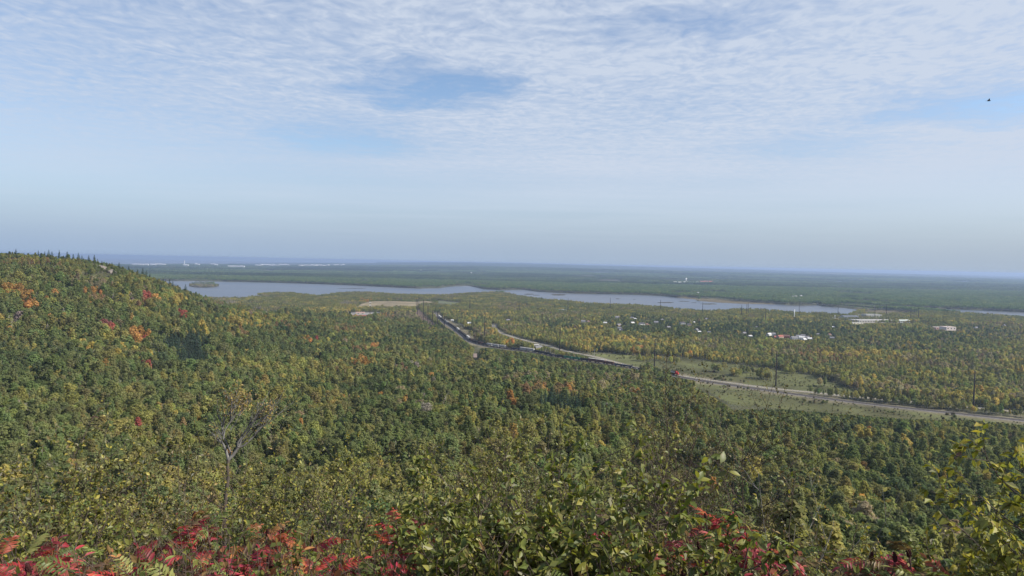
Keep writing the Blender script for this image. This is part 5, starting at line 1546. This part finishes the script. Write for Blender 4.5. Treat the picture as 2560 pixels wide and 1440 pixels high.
shrub('small_leaved_bush', 'low dull bush left of the forked tree base', 400, 1215, 7.5, .6, 0.0517, DULL, 7, 2, (11, 6), 7, 0, 42, rbase=0.0143)
shrub('small_leaved_bush', 'brown-leaved slim bush just right of the forked trunk', 612, 1135, 11.5, .3, 0.0575, BROWNG, 5, 2, (10, 5), 6, 0, 43, rbase=0.0130)
shrub('leafy_shrub', 'low green bush behind the red leaves in the left corner', 130, 1290, 4.6, .5, 0.0428, GREENS + YELLOWG, 6, 2, (11, 6), 8, 100, 44, rbase=.009)
shrub('leafy_shrub', 'low green bush behind the red leaves below the forked tree', 760, 1265, 5.2, .5, 0.0389, YELLOWG + YELLOWG + GREENS, 6, 2, (11, 6), 8, 80, 45, rbase=.009)
# thin saplings on the right
PALEW = 'bark_dead'
shrub('sapling', 'thin leafy sapling right of the dark twiggy bush, tallest of the saplings', 1975, 1125, 5.2, .10, 0.0390, YELLOWG + BROWNG, 2, 1, (9,), 6, 60, 51, rbase=.008, wob=.10, cat='sapling', droop=.35, ratio=.22)
shrub('sapling', 'thin pale-stemmed sapling with curled yellow leaves left of the right-hand sumac', 2090, 1165, 4.8, .08, 0.0375, YELLOWG + BROWNG, 2, 1, (8,), 5, 50, 52, rbase=.006, wood=PALEW, cat='sapling', ratio=.2)
shrub('sapling', 'short sapling with peach-tinted leaves beside the red sumac on the right', 1945, 1235, 4.6, .2, 0.0360, YELLOWG + BROWNG, 4, 2, (5, 3), 5, 60, 53, rbase=.007, cat='sapling')
shrub('sapling', 'spindly branching sapling above the right-hand sumac', 2030, 1285, 4.2, .25, 0.0345, BROWNG + YELLOWG, 4, 2, (6, 3), 4, 50, 54, rbase=.007, wood=PALEW, cat='sapling')
shrub('small_leaved_bush', 'thin small-leaved bush between the saplings and the right edge', 2240, 1305, 6.0, .4, 0.0460, DULL + YELLOWG, 6, 2, (10, 5), 7, 0, 55, rbase=0.0117)
shrub('small_leaved_bush', 'low bush right of the lone right-hand sumac', 2330, 1395, 4.5, .35, 0.0460, DULL + GREENS, 6, 2, (10, 5), 7, 0, 56, rbase=0.0104)

# ---------------------------------------------------------------- forked bare tree
def forked_tree():
    D = 13.0
    def w(px, py, dd=0.0): return Vector(PD(px, py, D + dd))
    b = w(561, 1308); g = gz(b.x, D)
    t = thing('forked_tree', 'bare forked grey tree with a few golden leaves at its top', 'tree', (b.x, D, g))
    o = Vector((b.x, D, g)); rnd = random.Random(4)
    L = lambda pts, dd=0: [w(x, y, dd + i * .04) - o for i, (x, y) in enumerate(pts)]
    tr = MB(); pts = [Vector((0, 0, -.2))] + L([(561, 1308), (562.5, 1263), (567, 1216), (571, 1192), (568.5, 1169), (571, 1149)])
    tr.tube(pts, [.060, .046, .040, .037, .035, .032, .032], 8, cap=False)
    obj('trunk', tr.mesh('trunk', M['bark'], True), t)
    tips = []
    def limb(pts, r0, r1, dd=0.0, fan=0, spread=.25, ln=.45):
        p = L(pts, dd); n = len(p); m = MB()
        m.tube(p, [r0 + (r1 - r0) * i / (n - 1) for i in range(n)], 6, cap=False)
        for k in range(fan):
            f = rnd.uniform(.35, 1) * (n - 1); i = min(int(f), n - 2); q = p[i].lerp(p[i + 1], f - i)
            d = (p[i + 1] - p[i]).normalized(); d = (d + rvec(rnd, spread) + Vector((0, 0, .25))).normalized()
            l = ln * rnd.uniform(.5, 1.2); q1 = q + d * l * .5 + rvec(rnd, .02); q2 = q + d * l + Vector((0, 0, .06)) + rvec(rnd, .03)
            m.tube([q, q1, q2], [.010, .007, .003], 4, cap=False)
            for j in range(3):
                a = q.lerp(q2, rnd.uniform(.3, .9)); e = a + (d + rvec(rnd, .5)).normalized() * l * .35
                m.tube([a, e], [.004, .0018], 3, cap=False); tips.append(e)
            tips.append(q2)
        tips.append(p[-1])
        obj('limb', m.mesh('limb', M['bark_dead'], True), t)
    limb([(571, 1149), (582.6, 1138), (595.6, 1119)], .036, .030)
    limb([(595.6, 1119), (594, 1107), (608.6, 1084), (622, 1064), (640, 1045)], .024, .008, 0, 10, .16)
    limb([(595.6, 1119), (613, 1112), (637, 1088), (651, 1070), (675, 1055)], .024, .007, .1, 10, .16)
    limb([(597, 1116), (604, 1098), (622, 1078), (645, 1058), (668, 1040)], .020, .006, -.1, 10, .14)
    limb([(600, 1112), (618, 1096), (640, 1072), (660, 1048)], .016, .006, .2, 8, .14)
    limb([(571, 1149), (565, 1126), (556.6, 1107), (542.5, 1097)], .032, .010, 0, 5, .3, .35)
    limb([(571, 1149), (576.7, 1131), (570, 1115), (562, 1098), (556.6, 1088), (554, 1058), (545, 1040)], .024, .006, .1, 9, .25)
    limb([(558, 1098), (562, 1075), (575, 1055), (583, 1030), (590, 1012)], .016, .005, -.1, 10, .3, .38)
    limb([(560, 1086), (553, 1062), (568, 1041), (582, 1027), (578, 1008)], .013, .005, .15, 9, .3, .38)
    limb([(575, 1075), (590, 1055), (600, 1035), (606, 1015)], .012, .004, .1, 9, .3, .35)
    sp = []
    for e in tips:
        q = e + o; x, y = project([q.x], [q.y], [q.z]); top = y[0] < 1034
        for k in range(4 if top and x[0] < 625 else 2 if x[0] > 640 else (1 if top else 0)):
            sp.append((e + rvec(rnd, .05), rvec(rnd).normalized()))
    fr = leaf_frames(sp, rnd, .2, .05)
    leaves_joined('foliage', fr, np.array([pick(BROWNG + [(.33, .24, .07), (.30, .23, .06)], rnd) for _ in fr]), t)
forked_tree()

# ---------------------------------------------------------------- red sumac
def frond_mesh(k):
    """one sumac leaf: a rachis along +X with paired leaflets"""
    r = random.Random(900 + k); mb = MB(); npair = (8, 9, 7, 8, 10)[k % 5]; L = 1.0; arch = (.28, .42, .2, .5, .35)[k % 5]
    def rach(t): return Vector((t * L, .03 * math.sin(t * 4 + k), arch * (t - 1.7 * t * t) * .9))
    mb.tube([rach(t / 5) for t in range(6)], [.011, .010, .009, .007, .005, .003], 4, cap=False)
    def leaflet(p, ax, ln, wd, dr):
        ax = ax.normalized(); up = Vector((0, 0, 1)); y = up.cross(ax).normalized(); z = ax.cross(y)
        tw = r.uniform(-.5, .5); y, z = y * math.cos(tw) + z * math.sin(tw), z * math.cos(tw) - y * math.sin(tw)
        a = len(mb.v); rows = [(0, .06), (.25, .8), (.55, 1.0), (.82, .55), (1, .02)]
        for u_, w_ in rows:
            c = p + ax * ln * u_ - Vector((0, 0, dr * ln * u_ * u_))
            for s_ in (1, 0, -1): q = c + y * (s_ * wd * w_) + z * (abs(s_) * wd * w_ * .45); mb.v.append((q.x, q.y, q.z))
        for i in range(4):
            b = a + i * 3; mb.f += [(b, b + 3, b + 4, b + 1), (b + 1, b + 4, b + 5, b + 2)]; mb.m += [0, 0]
    for i in range(npair):
        t = .24 + .70 * i / npair; p = rach(t); ln = .30 * math.sin(math.pi * (.25 + .62 * (i + .5) / npair)) + .03
        for s_ in (-1, 1): leaflet(p, Vector((.55 + r.uniform(-.1, .15), s_, r.uniform(-.1, .25))), ln * r.uniform(.85, 1.1), .038, r.uniform(.1, .9))
    leaflet(rach(1), Vector((1, 0, -.3)), .26, .048, .4)
    return mb.mesh('frond', M['leaf_o'], True)
FROND = [frond_mesh(k) for k in range(5)]
def cone_mesh():
    mb = MB(); prof = [(.002, 0), (.016, .012), (.024, .04), (.021, .075), (.012, .11), (.002, .13)]; r = random.Random(2)
    mb.lathe([(a * (1 + r.uniform(-.1, .1)), b) for a, b in prof], n=8)
    for k in range(60):
        h = r.uniform(.01, .12); rr = float(np.interp(h, [p[1] for p in prof], [p[0] for p in prof])); an = r.uniform(0, 6.28)
        c = Vector((rr * math.cos(an), rr * math.sin(an), h)); mb.box(c, (.009, .009, .009), rz=an)
    return mb.mesh('seed_cone', M['cone'])
CONE = cone_mesh()
SCARLET = [(.37, .032, .036), (.28, .024, .03), (.43, .055, .042), (.19, .02, .024), (.34, .085, .04)]
PINK = [(.39, .05, .068), (.31, .034, .052), (.45, .12, .10), (.22, .026, .04)]
ORANGE = [(.34, .13, .045), (.30, .08, .035), (.35, .18, .06)]
GREENF = [(.11, .16, .04), (.16, .20, .05), (.085, .125, .035), (.21, .22, .07)]
BROWNF = [(.13, .085, .045), (.17, .12, .05), (.10, .06, .035)]
MAROON = [(.16, .018, .03), (.22, .02, .03)]
def sumac(px, top, D, label, mix, seed, nf=8, cones=1, flen=.18):
    nf += 4; top -= 20
    rnd = random.Random(seed)
    tp = PD(px, top, D); g = gz(tp[0], D); h = tp[2] - g - .05
    t = thing('sumac', label, 'sumac', (tp[0], D, g - .03), 0, 'sumac shrubs along the lookout edge')
    mb = MB(); tips = []
    main = [Vector((0, 0, 0)), Vector((rnd.uniform(-.05, .05), rnd.uniform(-.05, .05), h * .4)), Vector((rnd.uniform(-.08, .08), rnd.uniform(-.08, .08), h * .75)), Vector((rnd.uniform(-.05, .05), 0, h * .93))]
    mb.tube(main, [.013, .011, .009, .006], 6, cap=False); tips.append((main[3], main[3] - main[2]))
    q = main[2]; e = q + Vector((rnd.choice((-1, 1)) * rnd.uniform(.10, .2), rnd.uniform(-.15, .05), h * rnd.uniform(.08, .16)))
    mb.tube([q, q.lerp(e, .5) + Vector((0, 0, -.01)), e], [.008, .007, .005], 5, cap=False); tips.append((e, e - q))
    obj('stem', mb.mesh('stem', M['twig_red'], True), t)
    for k in range(nf):
        b, d = tips[0] if k < nf * .62 else tips[1]
        an = k * 2.4 + rnd.uniform(-.4, .4); el = rnd.uniform(-.35, .8)
        p = b - d.normalized() * rnd.uniform(0, .16)
        o = obj('frond', FROND[rnd.randrange(5)], t, p, col=pick(rnd.choice([mix[k % len(mix)]] * 5 + [GREENF, BROWNF]), rnd, .3))
        o.rotation_euler = (rnd.uniform(-.5, .5), -el, an); s_ = flen * rnd.uniform(.75, 1.25); o.scale = (s_, s_, s_)
    for k in range(cones):
        b, d = tips[k % 2]; o = obj('seed_cone', CONE, t, b - Vector((0, 0, .01))); o.rotation_euler = (rnd.uniform(-.25, .25), rnd.uniform(-.25, .25), 0); s_ = rnd.uniform(.42, .62); o.scale = (s_, s_, s_)
S_, Pk, O_, G_, Mr = SCARLET, PINK, ORANGE, GREENF, MAROON
SUMAC = [ # x, top y, depth, leaf colours, fronds, cones
    (20, 1352, 4.0, [S_, G_, O_], 7, 0), (85, 1395, 3.6, [S_, Mr, G_], 7, 0), (155, 1312, 4.2, [S_, Pk, S_, G_], 8, 0), (190, 1375, 3.6, [G_, Mr, G_], 7, 0), (245, 1350, 3.9, [G_, S_, G_], 7, 0), (270, 1385, 3.6, [S_, G_, Mr], 7, 1), (325, 1372, 3.7, [S_, O_, Pk], 7, 0),
    (360, 1395, 3.4, [S_, Mr, G_], 8, 1), (405, 1365, 3.9, [G_, S_], 7, 0), (430, 1275, 5.0, [Mr, S_], 6, 0), (475, 1250, 5.2, [Mr, S_, O_], 7, 1), (520, 1270, 5.0, [S_, Mr, G_], 7, 0), (485, 1342, 4.2, [S_, S_, G_], 7, 0), (495, 1395, 3.4, [G_, G_, Mr], 8, 0), (545, 1350, 4.0, [S_, Pk, S_, G_], 9, 1),
    (562, 1378, 3.7, [Pk, S_, G_], 8, 0), (620, 1290, 4.7, [O_, G_, O_], 6, 0), (640, 1345, 3.9, [S_, G_, S_], 9, 1), (668, 1290, 4.6, [O_, G_, S_], 7, 1), (690, 1365, 3.7, [S_, S_, O_], 9, 1), (720, 1285, 4.7, [S_, Mr, O_], 7, 1), (770, 1305, 4.4, [S_, Pk], 7, 1), (790, 1355, 3.8, [S_, O_, Pk], 7, 0), (815, 1395, 3.4, [S_, G_], 7, 0),
    (895, 1392, 3.5, [O_, S_, Mr], 7, 0), (930, 1365, 3.7, [S_, Mr, G_], 7, 0), (995, 1262, 4.5, [S_, S_, Pk], 8, 0), (1010, 1318, 4.1, [S_, Pk, S_], 9, 0), (1045, 1260, 4.7, [S_, O_, Mr], 6, 1), (1085, 1340, 4.0, [Mr, S_], 6, 0), (1055, 1395, 3.5, [S_, Pk], 7, 0),
    (1385, 1265, 4.6, [S_, Mr], 6, 1), (1475, 1240, 4.8, [S_, Mr], 5, 0), (1530, 1345, 3.9, [Pk, G_], 6, 0), (1705, 1330, 4.0, [S_, Pk], 7, 0), (1745, 1320, 4.0, [S_, S_, G_], 7, 1), (1775, 1245, 4.5, [S_, Mr, G_], 8, 1), (1830, 1255, 4.4, [S_, G_, O_], 8, 1), (1820, 1310, 4.0, [Pk, Pk, G_, S_], 9, 1),
    (1790, 1385, 3.5, [Pk, S_, G_], 8, 1), (1850, 1355, 3.7, [Pk, Pk, S_], 9, 1), (1905, 1335, 3.9, [Pk, S_, Pk], 8, 1), (1930, 1375, 3.6, [Pk, S_, G_], 8, 0), (1960, 1402, 3.4, [S_, Pk, G_], 8, 1), (1985, 1315, 4.3, [S_, Mr], 6, 1), (1690, 1395, 3.5, [G_, Pk, G_], 7, 1),
    (2200, 1345, 3.8, [Pk, S_, Pk], 8, 1), (2245, 1345, 3.7, [S_, Pk, G_], 8, 1), (2290, 1335, 3.8, [S_, Mr, O_], 8, 1), (2225, 1405, 3.4, [G_, Pk], 7, 0), (2320, 1392, 3.5, [S_, O_], 7, 0)]
_sr = random.Random(77)
for _px in list(range(12, 870, 56)) + list(range(1690, 2000, 56)) + [1120, 1205, 1350, 1440, 1560, 1620, 2180, 2330]:
    SUMAC.append((_px + _sr.randint(-14, 14), _sr.randint(1372, 1425), _sr.uniform(3.3, 3.9), _sr.choice([[S_, G_, Mr], [Pk, G_, G_], [S_, O_, G_], [Mr, S_, G_], [Pk, S_, Mr]]), 5, _sr.choice([0, 0, 1])))
SUMAC.sort(key=lambda q: q[0])
CN = {id(S_): 'scarlet', id(Pk): 'pinkish red', id(O_): 'orange', id(G_): 'green', id(Mr): 'maroon'}
for k, (px, top, D, mix, nf, cn) in enumerate(SUMAC):
    cs = list(dict.fromkeys(CN[id(m_)] for m_ in mix))[:2]
    extra_ = ' with dark seed cone' if cn else ''
    sumac(px, top, D, f'{" and ".join(cs)} sumac{extra_}, {ordinal(k + 1)} sumac from the left', mix, 3000 + k, nf, cn)

# ---------------------------------------------------------------- undergrowth: twigs, dry stems and small leaves nobody could count
pc_under = proto_coll('undergrowth_kinds')
for k in range(6):
    rnd = random.Random(1200 + k); mb = MB(); out = []
    c = Cfg(wob=.14, up=.03, levels=1, kids=(5,), leaves=3 if k < 4 else 1, ratio=.34, start=.25)
    for j in range(9):
        d = Vector((rnd.gauss(0, .3), rnd.gauss(0, .3), 1)).normalized()
        grow(mb, Vector((rnd.uniform(-.18, .18), rnd.uniform(-.18, .18), 0)), d, rnd.uniform(.6, 1.0), .005, 0, c, rnd, out)
    fr = leaf_frames(out, rnd, .2, .048)
    n = len(fr); V = np.zeros((n * 2, 4, 3))
    for i, (p, x, y, z, s) in enumerate(fr):
        P0 = np.array(p); X = np.array(x) * s; Y = np.array(y) * s; Z = np.array(z) * s
        V[2 * i] = [P0, P0 + X * .45 + Y * .28 + Z * .06, P0 + X, P0 + X * .5]; V[2 * i + 1] = [P0, P0 + X * .5, P0 + X, P0 + X * .45 - Y * .28 + Z * .06]
    proto(pc_under, 'u%02d_tuft' % k, V, mb_quads(mb), 'leaf_i', 'twig')
def undergrowth():
    n = 1200
    D = np.where(rng.random(n) < .35, rng.uniform(2.9, 4.2, n), rng.uniform(3.5, 9.5, n)); u = rng.uniform(-.85, .85, n); X = D * u
    Z = ground_z(X, D)
    px = 1280 + u * FPX; e = 658 + (px - 1280) * .0192
    line = np.interp(px, [0, 300, 560, 900, 1200, 1500, 1650, 1900, 2100, 2350, 2400, 2560], [1330, 1330, 1300, 1330, 1290, 1280, 1300, 1330, 1380, 1420, 1440, 1430]) + rng.uniform(45, 120, n)
    top = H - D * (line - e) / FPX
    h = np.clip(top - Z, .25, 3.2)
    pal = np.array([(.10, .105, .035), (.15, .15, .045), (.16, .10, .05), (.19, .07, .05), (.12, .09, .055), (.075, .085, .03)])
    col = pal[rng.integers(0, 6, n)] * rng.uniform(.7, 1.3, (n, 1))
    wd = np.clip(h * .8, .5, 1.1)
    scatter('undergrowth', pc_under, np.stack([X, D, Z - .02], 1), rng.integers(0, 6, n), np.stack([wd, wd, h], 1), col, 'tangle of brown twigs and small leaves beneath the sumac')
    SC.objects['undergrowth']['category'] = 'undergrowth'
undergrowth()

# ---------------------------------------------------------------- scrub on the meadows
def meadow_scrub():
    X, Y = jitter_grid(7, 600, 2000)
    k = inside(X, Y, MEADOW) | inside(X, Y, MEADOW2) | inside(X, Y, MEADOW3) | inside(X, Y, CORRIDOR)
    X, Y = X[k], Y[k]
    k = (seg_dist(X, Y, RAIL) > 12) & (seg_dist(X, Y, ROAD) > 9) & (fbm(X / 40, Y / 40, 91, 3) > .44) & (rng.random(len(X)) < .7)
    X, Y = X[k], Y[k]; n = len(X)
    s = rng.uniform(.10, .26, n) * (.7 + 1.6 * np.clip(fbm(X / 60, Y / 60, 92, 2) - .45, 0, 1) * 2)
    col = np.array([PAL['olive'], PAL['tan'], PAL['green'], (.10, .09, .05)])[rng.integers(0, 4, n)] * rng.uniform(.6, 1.1, (n, 1))
    scatter('meadow_scrub', pc_mid, np.stack([X, Y, ground_z(X, Y)], 1) - np.array([[0, 0, .3]]), rng.integers(0, 6, n), np.stack([s * 2.2, s * 2.2, s], 1), col, 'low olive scrub dotted over the meadows by the track')
    SC.objects['meadow_scrub']['category'] = 'scrub'
meadow_scrub()

# ---------------------------------------------------------------- bare rock on the spur
M['rock'] = plain('pale_grey_rock', (.19, .165, .15), .95, var=.45, scale=.35, bump=.6)
def rock(px, py, w_, h_, label, seed):
    p = hit(px, py, 0); r = np.random.default_rng(seed)
    me_v = []; n, m = 14, 7
    mb = MB()
    prof = []
    for i in range(m + 1):
        a = (i / m) * math.pi / 2
        for k in range(n):
            an = 6.283 * k / n; q = 1 + .28 * math.sin(an * 2 + seed) + .18 * math.sin(an * 5 + i) + r.uniform(-.12, .12)
            mb.v.append((w_ * math.cos(a) * q * math.cos(an), w_ * .55 * math.cos(a) * q * math.sin(an), h_ * (math.sin(a) + r.uniform(-.1, .1)) - 1.0))
    for i in range(m):
        for k in range(n): mb.f.append((i * n + k, i * n + (k + 1) % n, (i + 1) * n + (k + 1) % n, (i + 1) * n + k)); mb.m.append(0)
    o = obj('rock_outcrop', mb.mesh('rock_outcrop', M['rock']), None, (p[0], p[1], p[2] + 1.2), r.uniform(0, .6))
    tag(o, label, 'rock', 'bare rock on the spur')
for k, (px, py, a, b, lb) in enumerate([(230, 668, 7, 5, 'pale rock slab near the crest of the left hill, uppermost'), (250, 676, 13, 7, 'broad rusty rock face below the crest conifers on the left hill'), (275, 684, 11, 6, 'sloping rock ledge on the right flank of the left hill'), (285, 676, 8, 3, 'thin pale ledge just below the skyline of the left hill'),
                                      (195, 714, 6, 4, 'small grey rock above the orange trees on the left hill, left one'), (208, 713, 6, 4, 'small grey rock above the orange trees on the left hill, middle'), (218, 714, 5, 4, 'small grey rock above the orange trees on the left hill, right one'), (305, 692, 6, 3, 'small rock step low on the crest of the left hill'), (500, 752, 9, 3, 'flat grey rocks at the river end of the left hill')]):
    rock(px, py, a, b, lb, 40 + k)

# ---------------------------------------------------------------- a bird high on the right
def bird():
    q = PD(2472, 252, 85.0)
    t = thing('bird', 'small dark bird flying in the blue gap at upper right', 'bird', q, -.3)
    b = MB(); b.tube([(-.24, 0, .0), (-.12, 0, 0), (0, 0, .0), (.12, 0, .01), (.19, 0, .02), (.23, 0, .02)], [.008, .045, .06, .05, .035, .006], 8)
    for s_ in (-1, 1):
        b.add([(.08, s_ * .03, .02), (-.07, s_ * .03, .02), (-.10, s_ * .22, .16), (.06, s_ * .2, .17), (-.10, s_ * .42, .18), (-.02, s_ * .40, .19)], [(0, 1, 2, 3), (3, 2, 4, 5)])
        b.add([(.08, s_ * .03, .005), (-.07, s_ * .03, .005), (-.10, s_ * .22, .145), (.06, s_ * .2, .155), (-.10, s_ * .42, .175), (-.02, s_ * .40, .185)], [(3, 2, 1, 0), (5, 4, 2, 3)])
    b.add([(-.2, -.02, .01), (-.2, .02, .01), (-.36, .06, .01), (-.36, -.06, .01)], [(0, 1, 2, 3)])
    obj('body', b.mesh('body', plain('dark_plumage', (.03, .028, .03), .8, var=.2, scale=20), True), t)
bird()
